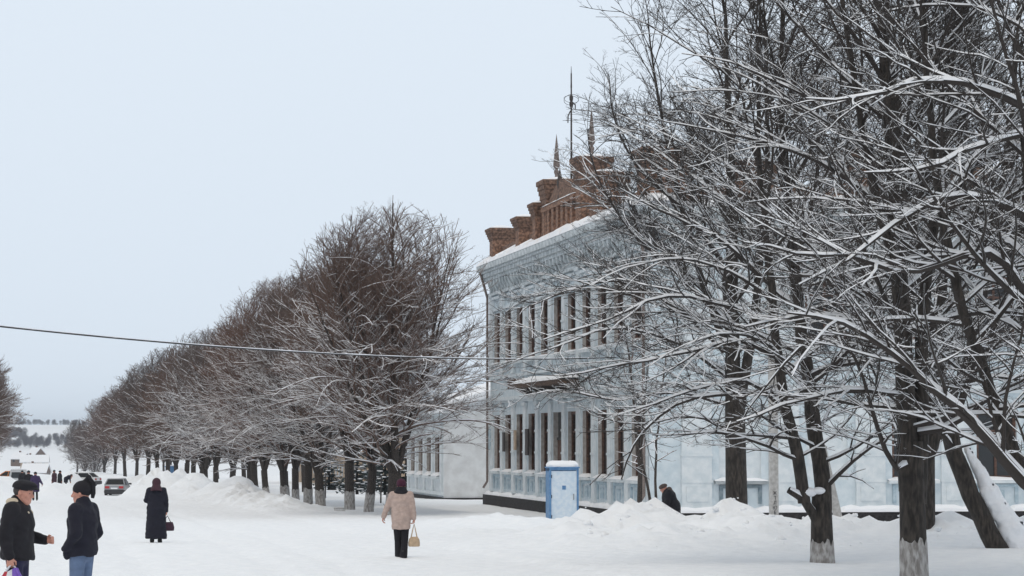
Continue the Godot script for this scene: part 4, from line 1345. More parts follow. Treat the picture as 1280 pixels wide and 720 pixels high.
# ------------------------------------------------------------------ small things of the street
func booth():
	var d := 88.0
	var at := g(px(702.5, d), d)
	at.y = EYE - 105.0 / 3000.0 * d
	var b := thing("phone_booth", "narrow blue booth with a frosted pale door and a thick snow cap", "booth", at, 0.12)
	var fr := MB.new()
	b.scale = Vector3.ONE * 0.97
	var w := 0.52
	for sx in [-1.0, 1.0]:
		for sz in [-1.0, 1.0]:
			fr.box(Vector3(sx * w - 0.035, -0.3, sz * 0.48 - 0.04), Vector3(sx * w + 0.035, 2.12, sz * 0.48 + 0.04))
	fr.box(Vector3(-w + 0.035, 2.04, 0.445), Vector3(w - 0.035, 2.12, 0.515))
	fr.box(Vector3(-w + 0.05, -0.1, 0.44), Vector3(w - 0.05, 0.08, 0.51))
	fr.box(Vector3(-w + 0.05, 2.02, -0.52), Vector3(w - 0.05, 2.12, -0.44))
	obj("frame", fr, M.booth_blue, b)
	for sx in [-1.0, 1.0]:
		var sd := MB.new()
		sd.box(Vector3(sx * w - 0.03, -0.2, -0.43), Vector3(sx * w + 0.03, 2.02, 0.43))
		obj("side_panel", sd, M.booth_blue, b)
	var bp := MB.new()
	bp.box(Vector3(-w + 0.05, -0.2, -0.5), Vector3(w - 0.05, 2.02, -0.46))
	obj("back_panel", bp, M.booth_blue, b)
	var dp := MB.new()
	dp.box(Vector3(-w + 0.04, 0.084, 0.455), Vector3(w - 0.04, 2.016, 0.495))
	var dd := obj("door", dp, M.booth_pane, b)
	var em := MB.new()
	em.box(Vector3(-0.07, 1.32, 0.495), Vector3(0.07, 1.47, 0.506))
	obj("emblem", em, M.booth_blue, dd)
	var hn := MB.new()
	hn.tube(pv([Vector3(0.36, 0.95, 0.5), Vector3(0.36, 0.97, 0.55), Vector3(0.36, 1.13, 0.55), Vector3(0.36, 1.15, 0.5)]), PackedFloat32Array([0.012, 0.012, 0.012, 0.012]), 6)
	obj("handle", hn, M.iron, dd)
	for k in 3:
		var hg := MB.new()
		hg.tube(pv([Vector3(-w + 0.05, 0.25 + k * 0.75, 0.51), Vector3(-w + 0.05, 0.37 + k * 0.75, 0.51)]), PackedFloat32Array([0.016, 0.016]), 8)
		obj("hinge", hg, M.iron, dd)
	var foot := MB.new()
	foot.ball(Vector3(0.1, -0.05, 0.5), Vector3(0.75, 0.13, 0.35), 16, 8)
	obj("drifted_snow", foot, M.snow, b)
	var rf := MB.new()
	rf.box(Vector3(-w - 0.07, 2.12, -0.55), Vector3(w + 0.07, 2.17, 0.55))
	obj("roof", rf, M.booth_blue, b)
	var sn := MB.new()
	var prev := []
	for k in 5:
		var e: float = [0.0, -0.01, 0.04, 0.12, 0.22][k]
		var y: float = [2.172, 2.25, 2.33, 2.38, 2.395][k]
		var ring := []
		for j in 20:
			var th := TAU * j / 20
			var c := cos(th); var s := sin(th)
			var q := pow(pow(absf(c), 5.0) + pow(absf(s), 5.0), -0.2)
			ring.append(Vector3(c * q * (w + 0.06 - e), y + 0.01 * sin(j * 2.3 + k), s * q * (0.54 - e)))
		if k > 0:
			for j in 20: sn.quad(prev[j], ring[j], ring[(j + 1) % 20], prev[(j + 1) % 20])
		prev = ring
	for j in range(1, 19): sn.tri(prev[0], prev[j + 1], prev[j])
	obj("snow_cap", sn, M.branch_snow, b)

func posts():
	var d := 62.0
	var at := g(px(966, d), d)
	at.y = EYE - 108.0 / 3000.0 * d - 0.3
	var p := thing("concrete_post", "upright square concrete post with black lettering down its face", "post", at, 0.1)
	var mb := MB.new()
	mb.box(Vector3(-0.11, -0.6, -0.11), Vector3(0.11, 6.6, 0.11), 0.02)
	obj("shaft", mb, M.concrete, p)
	var letters := ["Ж", "Т", "Л", "Ю", "Б"]
	var font := SystemFont.new()
	font.font_names = PackedStringArray(["Droid Sans"])
	for k in 5:
		var tm := TextMesh.new()
		tm.text = letters[k]; tm.font = font; tm.font_size = 16; tm.pixel_size = 0.0078; tm.depth = 0.006
		var o := MeshInstance3D.new()
		o.name = "letter"; o.mesh = tm; o.material_override = M.wire
		p.add_child(o, true)
		o.position = Vector3(0.01, 1.17 - k * 0.125, 0.114)
	d = 60.0
	at = g(px(1045, d), d)
	p = thing("leaning_post", "short pale concrete post leaning left behind the forked tree", "post", at, 0.0)
	mb = MB.new()
	mb.box(Vector3(-0.1, -0.6, -0.1), Vector3(0.1, 1.75, 0.1), 0.02)
	var o2 := obj("shaft", mb, M.concrete, p)
	o2.rotation.z = 0.22
	var sc := MB.new()
	sc.ball(Vector3(-0.37, 1.72, 0), Vector3(0.12, 0.07, 0.12), 10, 6)
	obj("snow_cap", sc, M.branch_snow, p)

func park_bits():
	var xs := [417, 429, 441, 454, 470, 482]
	var where := ["leftmost of the six snow-capped blocks", "second from the left of the six snow-capped blocks", "third from the left of the six snow-capped blocks", "third from the right of the six snow-capped blocks", "second from the right of the six snow-capped blocks", "rightmost of the six snow-capped blocks"]
	for k in 6:
		var d := 205.0 + k * 1.2
		var at := g(px(xs[k], d), d)
		var b := thing("stone_block", "dark square stone block, " + where[k], "block", at, 0.2, "snow-capped blocks in the park")
		var mb := MB.new()
		mb.box(Vector3(-0.24, -0.3, -0.24), Vector3(0.24, 0.46, 0.24), 0.03)
		obj("body", mb, M.dark_block, b)
		var sn := MB.new()
		sn.ball(Vector3(0, 0.46, 0), Vector3(0.27, 0.15, 0.27), 10, 6)
		obj("snow_cap", sn, M.branch_snow, b)
	for q in [[476.5, 128.0, 1.5, "thin dark stake just left of the beige-coated woman's tree"], [407.5, 150.0, 1.6, "thin dark stake standing right of the fourth whitewashed trunk"]]:
		var at := g(px(q[0], q[1]), q[1])
		var b := thing("stake", q[3], "stake", at)
		var mb := MB.new()
		mb.tube(pv([Vector3(0, -0.3, 0), Vector3(0.01, q[2] * 0.5, 0), Vector3(0.03, q[2], 0)]), PackedFloat32Array([0.045, 0.04, 0.035]), 7)
		obj("pole", mb, M.iron, b)
		var sn := MB.new()
		sn.ball(Vector3(0.03, q[2], 0), Vector3(0.05, 0.04, 0.05), 8, 5)
		obj("snow_cap", sn, M.branch_snow, b)
	var d := 103.0
	var at := g(px(425.5, d), d)
	var b := thing("low_grating", "low grey slatted grating half buried in snow by a whitewashed trunk", "grating", at)
	for k in 9:
		var mb := MB.new()
		mb.box(Vector3(-0.24 + k * 0.055, -0.15, -0.02), Vector3(-0.205 + k * 0.055, 0.16, 0.01))
		obj("slat", mb, M.concrete, b)
	var rl := MB.new()
	rl.box(Vector3(-0.26, 0.10, -0.045), Vector3(0.26, 0.145, -0.02))
	obj("rail", rl, M.concrete, b)
	d = 92.0
	at = g(px(478, d), d)
	b = thing("broken_twig", "bent broken twig sticking out of the snow by the beige-coated woman", "twig", at)
	var tw := MB.new()
	tw.tube(pv([Vector3(-0.06, -0.1, 0), Vector3(0.06, 0.18, 0), Vector3(0.16, 0.34, 0.02), Vector3(0.06, 0.52, 0.02)]), PackedFloat32Array([0.016, 0.014, 0.012, 0.008]), 6)
	obj("stick", tw, M.twig_dark, b)
	# blue kiosk behind the bank, far down the row
	d = 262.0
	at = g(px(214, d), d)
	b = thing("blue_kiosk", "small bright blue kiosk glimpsed behind the snowbank at the row's foot", "kiosk", at, 0.2)
	var kb := MB.new()
	kb.box(Vector3(-0.5, -0.5, -0.5), Vector3(0.5, 2.0, 0.5), 0.03)
	obj("body", kb, M.booth_blue, b)
	var kr := MB.new()
	kr.box(Vector3(-0.6, 2.0, -0.6), Vector3(0.6, 2.08, 0.6))
	obj("roof", kr, M.booth_blue, b)
	var ks := MB.new()
	ks.ball(Vector3(0, 2.08, 0), Vector3(0.6, 0.14, 0.6), 10, 6)
	obj("snow_cap", ks, M.branch_snow, b)

func antenna():
	var corner := U * 92.7 + W * 23.95
	var p := corner + U * 21.2 + W * 1.6
	p.y = -1.4 + 12.83 + 0.2
	var a := thing("roof_aerial", "tall thin radio mast with ringed elements on the blue building's roof", "aerial", p, TURN)
	var m := MB.new()
	m.tube(pv([Vector3(0, -0.1, 0), Vector3(0, 4.2, 0), Vector3(0, 8.4, 0)]), PackedFloat32Array([0.06, 0.05, 0.035]), 8)
	m.tube(pv([Vector3(0, 7.7, 0), Vector3(0, 8.75, 0)]), PackedFloat32Array([0.045, 0.01]), 8)
	obj("mast", m, M.iron, a)
	for k in 2:
		var q := PackedVector3Array(); var rr := PackedFloat32Array()
		for j in 25:
			var th := TAU * j / 24
			q.append(Vector3(cos(th) * 0.36, 7.1 + sin(th) * 0.22 + k * 0.02, sin(th) * (0.3 if k == 0 else -0.3)))
			rr.append(0.012)
		var h := MB.new()
		h.tube(q, rr, 4)
		obj("ring_element", h, M.iron, a)
	for y in [3.9, 6.7, 7.0]:
		var c := MB.new()
		c.lathe(Vector3(0, y, 0), [[0.05, 0], [0.09, 0.08], [0.1, 0.24], [0.05, 0.34]], 8)
		obj("clamp", c, M.iron, a)
	var t := MB.new()
	t.tube(pv([Vector3(-0.04, 6.55, 0), Vector3(-0.16, 6.3, 0), Vector3(-0.17, 5.95, 0)]), PackedFloat32Array([0.03, 0.035, 0.03]), 6)
	t.tube(pv([Vector3(0.04, 7.0, 0), Vector3(0.2, 6.85, 0), Vector3(0.2, 6.65, 0)]), PackedFloat32Array([0.03, 0.035, 0.03]), 6)
	obj("hanging_arm", t, M.iron, a)

func cable():
	var a := Vector3(px(-260, 62), EYE + (550.0 - 377.0) / 3000.0 * 62, -62)
	var e := Vector3(px(770, 101.0), EYE + (550.0 - 447.0) / 3000.0 * 101.0, -101.0)
	var w := thing("overhead_cable", "snow-dusted overhead cable slanting across the sky to the blue building", "cable", a)
	var pts := PackedVector3Array(); var rad := PackedFloat32Array()
	var st := PackedVector3Array(); var sr := PackedFloat32Array()
	var r := RandomNumberGenerator.new(); r.seed = 3
	for i in 61:
		var f := i / 60.0
		var p := a.lerp(e, f) - a - Vector3(0, 0.55 * 4 * f * (1 - f), 0)
		pts.append(p); rad.append(0.024)
		st.append(p + Vector3(0, 0.028, 0)); sr.append(r.randf_range(0.008, 0.026))
	var m := MB.new(); m.tube(pts, rad, 6)
	obj("wire", m, M.wire, w)
	var s := MB.new(); s.tube(st, sr, 6)
	obj("snow", s, M.branch_snow, w)
	# pole outside the frame that carries it
	var base := g(a.x, 62)
	var p := thing("cable_pole", "concrete pole beyond the left edge carrying the overhead cable", "pole", base)
	var pm := MB.new()
	pm.tube(pv([Vector3(0, -0.5, 0), Vector3(0, 3, 0), Vector3(0, a.y - base.y + 0.4, 0)]), PackedFloat32Array([0.16, 0.14, 0.11]), 10)
	obj("shaft", pm, M.concrete, p)

func car(called: String, label: String, at: Vector3, turn: float, paint: Material, lower: Material, kind: int) -> Node3D:
	# local: nose to -z, rear at +z, wheels on y = 0
	var c := thing(called, label, "van" if kind == 1 else "car", at, turn, "vehicles along the snowy street")
	var W2 := 0.80 if kind == 0 else 0.92
	var L := 4.0 if kind == 0 else 4.9
	var belt := 0.92 if kind == 0 else 1.15
	var roof := 1.40 if kind == 0 else 2.15
	var zr := L / 2
	var body := MB.new()
	var loft := func(sec: Array, mb: MB):
		# sec: [z, half width at sill, at belt, y0, y1]
		var prev := []
		for s in sec:
			var z: float = s[0]
			var ring := [Vector3(-s[1], s[3], z), Vector3(-s[2], lerpf(s[3], s[4], 0.45), z), Vector3(-s[2] + 0.02, s[4] - 0.05, z), Vector3(-s[2] + 0.09, s[4], z), Vector3(s[2] - 0.09, s[4], z), Vector3(s[2] - 0.02, s[4] - 0.05, z), Vector3(s[2], lerpf(s[3], s[4], 0.45), z), Vector3(s[1], s[3], z)]
			if prev.size() > 0:
				for i in 7: mb.quad(prev[i], prev[i + 1], ring[i + 1], ring[i])
				mb.quad(prev[7], prev[0], ring[0], ring[7])
			else:
				for i in range(1, 7): mb.tri(ring[0], ring[i], ring[i + 1])
			prev = ring
		for i in range(1, 7): mb.tri(prev[0], prev[i + 1], prev[i])
	loft.call([[-zr + 0.02, W2 - 0.14, W2 - 0.12, 0.56, 0.74], [-zr + 0.2, W2 - 0.03, W2 - 0.03, 0.5, 0.84], [-zr + 1.2, W2 - 0.01, W2, 0.5, belt], [zr - 0.3, W2 - 0.01, W2, 0.5, belt + 0.02], [zr - 0.05, W2 - 0.04, W2 - 0.03, 0.52, belt], [zr, W2 - 0.08, W2 - 0.07, 0.55, belt - 0.06]], body)
	obj("body", body, paint, c)
	var lowb := MB.new()
	loft.call([[-zr - 0.05, W2 - 0.12, W2 - 0.08, 0.28, 0.52], [-zr + 0.25, W2 - 0.03, W2 - 0.005, 0.2, 0.515], [zr - 0.25, W2 - 0.03, W2 - 0.005, 0.2, 0.515], [zr + 0.06, W2 - 0.08, W2 - 0.03, 0.26, 0.56]], lowb)
	obj("lower_body", lowb, lower, c)
	var cab := MB.new()
	var gz0 := -zr + (1.15 if kind == 0 else 0.9); var gz1 := zr - (0.28 if kind == 0 else 0.06)
	var rz0 := gz0 + 0.62; var rz1 := gz1 - (0.5 if kind == 0 else 0.1)
	var q0 := [Vector3(-W2 + 0.05, belt, gz1), Vector3(W2 - 0.05, belt, gz1), Vector3(W2 - 0.05, belt, gz0), Vector3(-W2 + 0.05, belt, gz0)]
	var q1 := [Vector3(-W2 + 0.2, roof - 0.07, rz1), Vector3(W2 - 0.2, roof - 0.07, rz1), Vector3(W2 - 0.2, roof - 0.07, rz0), Vector3(-W2 + 0.2, roof - 0.07, rz0)]
	cab.hexa(q0, q1)
	obj("glazing", cab, M.glass if kind == 0 else paint, c)
	var rf := MB.new()
	rf.box(Vector3(-W2 + 0.17, roof - 0.07, rz0 - 0.04), Vector3(W2 - 0.17, roof, rz1 + 0.04), 0.035)
	for s in [-1.0, 1.0]:   # pillars
		for pr in [[q0[0], q1[0]], [q0[3], q1[3]]]:
			var a: Vector3 = pr[0]; var e: Vector3 = pr[1]
			a.x *= s; e.x *= s
			rf.tube(PackedVector3Array([a, e]), PackedFloat32Array([0.05, 0.045]), 6)
		rf.tube(PackedVector3Array([Vector3(s * (W2 - 0.04), belt, 0.1), Vector3(s * (W2 - 0.19), roof - 0.06, 0.15)]), PackedFloat32Array([0.04, 0.04]), 6)
	obj("roof", rf, paint, c)
	if kind == 1:
		var gl := MB.new()
		gl.hexa([Vector3(-0.7, 1.35, zr - 0.02), Vector3(0.7, 1.35, zr - 0.02), Vector3(0.7, 1.35, zr - 0.12), Vector3(-0.7, 1.35, zr - 0.12)], [Vector3(-0.62, 1.9, zr - 0.06), Vector3(0.62, 1.9, zr - 0.06), Vector3(0.62, 1.9, zr - 0.2), Vector3(-0.62, 1.9, zr - 0.2)])
		obj("rear_window", gl, M.glass, c)
	var sn := MB.new()
	sn.ball(Vector3(0, roof, (rz0 + rz1) / 2), Vector3(W2 - 0.24, 0.09, (rz1 - rz0) / 2 - 0.02), 16, 6)
	obj("roof_snow", sn, M.branch_snow, c)
	for s in [-1.0, 1.0]:
		var tl := MB.new()
		tl.box(Vector3(s * (W2 - 0.27) - 0.17, belt - 0.27, zr - 0.05), Vector3(s * (W2 - 0.27) + 0.17, belt - 0.1, zr + 0.018), 0.01)
		obj("tail_light", tl, M.lamp_red, c)
		var mr := MB.new()
		mr.box(Vector3(s * (W2 + 0.12) - 0.1, belt - 0.02, gz0 + 0.35), Vector3(s * (W2 + 0.12) + 0.1, belt + 0.11, gz0 + 0.45), 0.02)
		obj("mirror", mr, M.black_plastic, c)
		for z in [-zr + 0.75, zr - 0.75]:
			var wh := Node3D.new(); wh.name = "wheel"; c.add_child(wh, true)
			wh.position = Vector3(s * (W2 - 0.09), 0.29, z); wh.rotation.z = PI / 2
			var ty := MB.new()
			ty.lathe(Vector3.ZERO, [[0.0, -0.085], [0.25, -0.09], [0.29, -0.06], [0.29, 0.06], [0.25, 0.09], [0.0, 0.085]], 18)
			obj("tyre", ty, M.tyre, wh)
			var rm := MB.new()
			rm.lathe(Vector3.ZERO, [[0.0, -0.1], [0.16, -0.1], [0.17, -0.085], [0.17, 0.085], [0.16, 0.1], [0.0, 0.1]], 14)
			obj("rim", rm, M.chrome, wh)
	var pl := MB.new()
	pl.box(Vector3(-0.26, 0.60, zr - 0.03), Vector3(0.26, 0.71, zr + 0.012))
	obj("number_plate", pl, M.branch_snow, c)
	return c

func vehicles():
	var silver := plain(lin(0.30, 0.31, 0.33), 0.35, 0.3)
	var dark := plain(lin(0.035, 0.034, 0.038), 0.6)
	var white := plain(lin(0.62, 0.63, 0.64), 0.35)
	var orange := plain(lin(0.62, 0.24, 0.09), 0.5)
	var navy := plain(lin(0.03, 0.035, 0.05), 0.35)
	var d := 186.0
	var at := g(px(148.5, d), d); at.y = base_height(d) - 0.16
	car("parked_car", "silver hatchback seen from behind, standing in the snow beyond the dark-coated woman", at, TURN - 0.16, silver, dark, 0)
	d = 232.0
	at = g(px(25, d), d); at.y = base_height(d) - 0.35
	car("parked_van", "white van behind the man in the flat cap", at, TURN, white, dark, 1)
	d = 246.0
	at = g(px(13, d), d); at.y = base_height(d) + 0.2
	car("parked_car", "orange vehicle at the left edge behind the white van", at, TURN + 1.3, orange, dark, 0)
	d = 236.0
	at = g(px(101, d), d); at.y = base_height(d) + 0.1
	car("parked_car", "snowed-up pale car just right of the knit-capped man's hat", at, TURN + 1.1, white, dark, 0)

# ------------------------------------------------------------------ people
class Sdf:
	var o: Vector3
	var c: float
	var nx: int
	var ny: int
	var nz: int
	var f := PackedFloat32Array()
	func _init(lo: Vector3, hi: Vector3, cell: float):
		o = lo; c = cell
		nx = int((hi.x - lo.x) / cell) + 2; ny = int((hi.y - lo.y) / cell) + 2; nz = int((hi.z - lo.z) / cell) + 2
		f.resize(nx * ny * nz); f.fill(1.0)
	func cap(a: Vector3, b: Vector3, ra: float, rb: float, k := 0.04, sx := 1.0, sz := 1.0):
		var pad := maxf(ra, rb) * maxf(1.0, maxf(1.0 / sx, 1.0 / sz)) + k + 2.5 * c
		var x0 := maxi(0, int((minf(a.x, b.x) - pad - o.x) / c)); var x1 := mini(nx - 1, int((maxf(a.x, b.x) + pad - o.x) / c) + 1)
		var y0 := maxi(0, int((minf(a.y, b.y) - pad - o.y) / c)); var y1 := mini(ny - 1, int((maxf(a.y, b.y) + pad - o.y) / c) + 1)
		var z0 := maxi(0, int((minf(a.z, b.z) - pad - o.z) / c)); var z1 := mini(nz - 1, int((maxf(a.z, b.z) + pad - o.z) / c) + 1)
		var ab := b - a
		var l2 := maxf(ab.length_squared(), 1e-8)
		var S := Vector3(sx, 1, sz)
		for z in range(z0, z1 + 1):
			for y in range(y0, y1 + 1):
				var row := (z * ny + y) * nx
				for x in range(x0, x1 + 1):
					var p := Vector3(o.x + x * c, o.y + y * c, o.z + z * c)
					var t := clampf((p - a).dot(ab) / l2, 0, 1)
					var d := ((p - a - ab * t) * S).length() - lerpf(ra, rb, t)
					var e := f[row + x]
					var h := maxf(k - absf(d - e), 0.0)
					f[row + x] = minf(d, e) - h * h * 0.25 / maxf(k, 1e-5)
	func ell(m: Vector3, r: Vector3, k := 0.02):
		var pad := k + 2.5 * c
		var rm := minf(r.x, minf(r.y, r.z))
		var x0 := maxi(0, int((m.x - r.x - pad - o.x) / c)); var x1 := mini(nx - 1, int((m.x + r.x + pad - o.x) / c) + 1)
		var y0 := maxi(0, int((m.y - r.y - pad - o.y) / c)); var y1 := mini(ny - 1, int((m.y + r.y + pad - o.y) / c) + 1)
		var z0 := maxi(0, int((m.z - r.z - pad - o.z) / c)); var z1 := mini(nz - 1, int((m.z + r.z + pad - o.z) / c) + 1)
		for z in range(z0, z1 + 1):
			for y in range(y0, y1 + 1):
				var row := (z * ny + y) * nx
				for x in range(x0, x1 + 1):
					var q := (Vector3(o.x + x * c, o.y + y * c, o.z + z * c) - m) / r
					var d := (q.length() - 1.0) * rm
					var e := f[row + x]
					var h := maxf(k - absf(d - e), 0.0)
					f[row + x] = minf(d, e) - h * h * 0.25 / maxf(k, 1e-5)
	func keep(n: Vector3, at: Vector3, wave := 0.0):
		# cut away what lies on the side n points to
		for z in nz:
			for y in ny:
				var row := (z * ny + y) * nx
				for x in nx:
					var p := Vector3(o.x + x * c, o.y + y * c, o.z + z * c)
					var d := (p - at).dot(n) + wave * sin(p.x * 23.0 + p.z * 17.0)
					if d > f[row + x]: f[row + x] = d
	func into(mb: MB):
		var idx := PackedInt32Array()
		idx.resize(nx * ny * nz); idx.fill(-1)
		var st := [0, 1, nx, nx + 1, nx * ny, nx * ny + 1, nx * ny + nx, nx * ny + nx + 1]
		var edges := [[0, 1], [2, 3], [4, 5], [6, 7], [0, 2], [1, 3], [4, 6], [5, 7], [0, 4], [1, 5], [2, 6], [3, 7]]
		var off := [Vector3(0, 0, 0), Vector3(1, 0, 0), Vector3(0, 1, 0), Vector3(1, 1, 0), Vector3(0, 0, 1), Vector3(1, 0, 1), Vector3(0, 1, 1), Vector3(1, 1, 1)]
		var lim := 2.0 * c
		for z in nz - 1:
			for y in ny - 1:
				for x in nx - 1:
					var b := (z * ny + y) * nx + x
					var v0 := f[b]
					if v0 > lim or v0 < -lim: continue
					var neg := 0
					for k in 8: if f[b + st[k]] < 0.0: neg += 1
					if neg == 0 or neg == 8: continue
					var s := Vector3.ZERO
					var m := 0
					for e in edges:
						var va := f[b + st[e[0]]]
						var vb := f[b + st[e[1]]]
						if (va < 0.0) != (vb < 0.0):
							s += (off[e[0]] as Vector3).lerp(off[e[1]], va / (va - vb))
							m += 1
					var gr := Vector3(f[b + st[1]] + f[b + st[3]] + f[b + st[5]] + f[b + st[7]] - f[b] - f[b + st[2]] - f[b + st[4]] - f[b + st[6]],
						f[b + st[2]] + f[b + st[3]] + f[b + st[6]] + f[b + st[7]] - f[b] - f[b + st[1]] - f[b + st[4]] - f[b + st[5]],
						f[b + st[4]] + f[b + st[5]] + f[b + st[6]] + f[b + st[7]] - f[b] - f[b + st[1]] - f[b + st[2]] - f[b + st[3]])
					idx[b] = mb.V.size()
					mb.V.append(o + (Vector3(x, y, z) + s / m) * c)
					mb.N.append(gr.normalized())
		var axes := [[1, nx, nx * ny], [nx, nx * ny, 1], [nx * ny, 1, nx]]
		for z in range(1, nz - 1):
			for y in range(1, ny - 1):
				for x in range(1, nx - 1):
					var b := (z * ny + y) * nx + x
					if idx[b] < 0 and f[b] > lim: continue
					for a in axes:
						var s0 := f[b] < 0.0
						if s0 == (f[b + a[0]] < 0.0): continue
						var i0 := idx[b]; var i1 := idx[b - a[1]]; var i2 := idx[b - a[1] - a[2]]; var i3 := idx[b - a[2]]
						if i0 < 0 or i1 < 0 or i2 < 0 or i3 < 0: continue
						if s0: mb.I.append_array(PackedInt32Array([i0, i2, i1, i0, i3, i2]))
						else: mb.I.append_array(PackedInt32Array([i0, i1, i2, i0, i2, i3]))

# joints of a person 1.75 m tall who faces +z, standing
func stance() -> Dictionary:
	return {"pelvis": Vector3(0, 0.95, 0), "waist": Vector3(0, 1.10, 0.0), "chest": Vector3(0, 1.32, 0.0), "neck": Vector3(0, 1.49, -0.01), "head": Vector3(0, 1.635, 0.02),
		"sl": Vector3(0.185, 1.44, -0.01), "sr": Vector3(-0.185, 1.44, -0.01), "el": Vector3(0.235, 1.16, -0.03), "er": Vector3(-0.235, 1.16, -0.03), "wl": Vector3(0.245, 0.90, 0.04), "wr": Vector3(-0.245, 0.90, 0.04),
		"hl": Vector3(0.095, 0.93, 0), "hr": Vector3(-0.095, 0.93, 0), "kl": Vector3(0.10, 0.50, 0.02), "kr": Vector3(-0.10, 0.50, 0.02), "al": Vector3(0.105, 0.09, 0), "ar": Vector3(-0.105, 0.09, 0), "tl": Vector3(0.12, 0.04, 0.17), "tr": Vector3(-0.12, 0.04, 0.17),
		"face": 0.0, "nod": 0.0}

func hand(mb: MB, wrist: Vector3, dir: Vector3, palm: Vector3, thumb: Vector3, curl: float, fat := 1.0, cell := 0.0065):
	# dir along the fingers, palm the way the palm faces, thumb the side the thumb is on
	var S := Sdf.new(wrist - Vector3.ONE * 0.21, wrist + Vector3.ONE * 0.21, cell)
	dir = dir.normalized(); thumb = (thumb - dir * thumb.dot(dir)).normalized(); palm = (palm - dir * palm.dot(dir) - thumb * palm.dot(thumb)).normalized()
	var k0 := wrist + dir * 0.085
	S.cap(wrist - dir * 0.03, wrist + dir * 0.02, 0.026 * fat, 0.026 * fat, 0.02)
	for j in 4: S.cap(wrist + dir * 0.01 + thumb * (0.012 - 0.008 * j), k0 + thumb * (0.031 - 0.0205 * j), 0.017 * fat, 0.0135 * fat, 0.015)
	var lens := [0.072, 0.08, 0.075, 0.058]
	for j in 4:
		var p := k0 + thumb * (0.031 - 0.0205 * j)
		var d := dir
		for s in 3:
			d = (d * cos(curl) + palm * sin(curl)).normalized()
			var q: Vector3 = p + d * lens[j] * [0.45, 0.32, 0.26][s]
			S.cap(p, q, 0.0098 * fat, 0.0088 * fat, 0.004)
			p = q
			var nd := (palm * cos(curl * 0.5) - dir * sin(curl * 0.5)).normalized()
			d = (d * 0.7 + nd * 0.3 * minf(1.0, curl * 2.0)).normalized()
	var tb := wrist + dir * 0.025 + thumb * 0.028
	var tm := tb + (dir * 0.6 + thumb * 0.5 + palm * 0.45).normalized() * 0.045
	S.cap(wrist + dir * 0.015 + thumb * 0.012, tb, 0.017 * fat, 0.014 * fat, 0.012)
	S.cap(tb, tm, 0.0135 * fat, 0.011 * fat, 0.008)
	S.cap(tm, tm + (dir * 0.85 + palm * 0.45 - thumb * 0.1).normalized() * 0.034, 0.011 * fat, 0.009 * fat, 0.004)
	S.into(mb)

func head(mb: MB, J: Dictionary, cell: float):
	var h: Vector3 = J.head
	var S := Sdf.new(Vector3(-0.15, -0.30, -0.16), Vector3(0.15, 0.17, 0.18), cell)
	S.ell(Vector3(0, 0.03, -0.015), Vector3(0.077, 0.095, 0.095), 0.02)      # skull
	S.ell(Vector3(0, -0.03, 0.03), Vector3(0.062, 0.09, 0.066), 0.03)        # face
	S.ell(Vector3(0, -0.095, 0.052), Vector3(0.033, 0.026, 0.032), 0.03)     # chin
	S.cap(Vector3(0.05, -0.06, 0.01), Vector3(0.025, -0.1, 0.05), 0.022, 0.02, 0.03)
	S.cap(Vector3(-0.05, -0.06, 0.01), Vector3(-0.025, -0.1, 0.05), 0.022, 0.02, 0.03)
	S.cap(Vector3(0, 0.005, 0.093), Vector3(0, -0.032, 0.116), 0.009, 0.013, 0.014) # nose
	S.cap(Vector3(-0.013, -0.036, 0.1), Vector3(0.013, -0.036, 0.1), 0.011, 0.011, 0.008)
	S.cap(Vector3(-0.04, 0.022, 0.077), Vector3(0.04, 0.022, 0.077), 0.012, 0.012, 0.02) # brow
	S.cap(Vector3(-0.02, -0.066, 0.088), Vector3(0.02, -0.066, 0.088), 0.007, 0.007, 0.008) # lips
	S.cap(Vector3(-0.017, -0.077, 0.086), Vector3(0.017, -0.077, 0.086), 0.007, 0.007, 0.006)
	for s in [-1.0, 1.0]:
		S.ell(Vector3(s * 0.046, -0.025, 0.06), Vector3(0.022, 0.022, 0.022), 0.02) # cheek
		S.ell(Vector3(s * 0.083, -0.008, -0.008), Vector3(0.011, 0.033, 0.02), 0.01) # ear
	S.cap(Vector3(0, -0.06, -0.03), Vector3(0, -0.24, -0.05), 0.058, 0.064, 0.03) # neck
	var t := MB.new()
	S.into(t)
	var B := Basis(Vector3.UP, J.face) * Basis(Vector3.RIGHT, J.nod)
	var k := mb.V.size()
	for i in t.V.size():
		mb.V.append(h + B * t.V[i]); mb.N.append(B * t.N[i])
	for i in t.I: mb.I.append(k + i)

func limbs(S: Sdf, J: Dictionary, f: float):
	for s in ["l", "r"]:
		S.cap(J["s" + s], J["e" + s], 0.052 * f, 0.042 * f, 0.03)
		S.cap(J["e" + s], J["w" + s], 0.042 * f, 0.029 * f, 0.02)

func legs(S: Sdf, J: Dictionary, f: float, low: float):
	for s in ["l", "r"]:
		S.cap(J["h" + s], J["k" + s], 0.085 * f, 0.062 * f, 0.03)
		S.cap(J["k" + s], J["a" + s], 0.060 * f, low, 0.02)

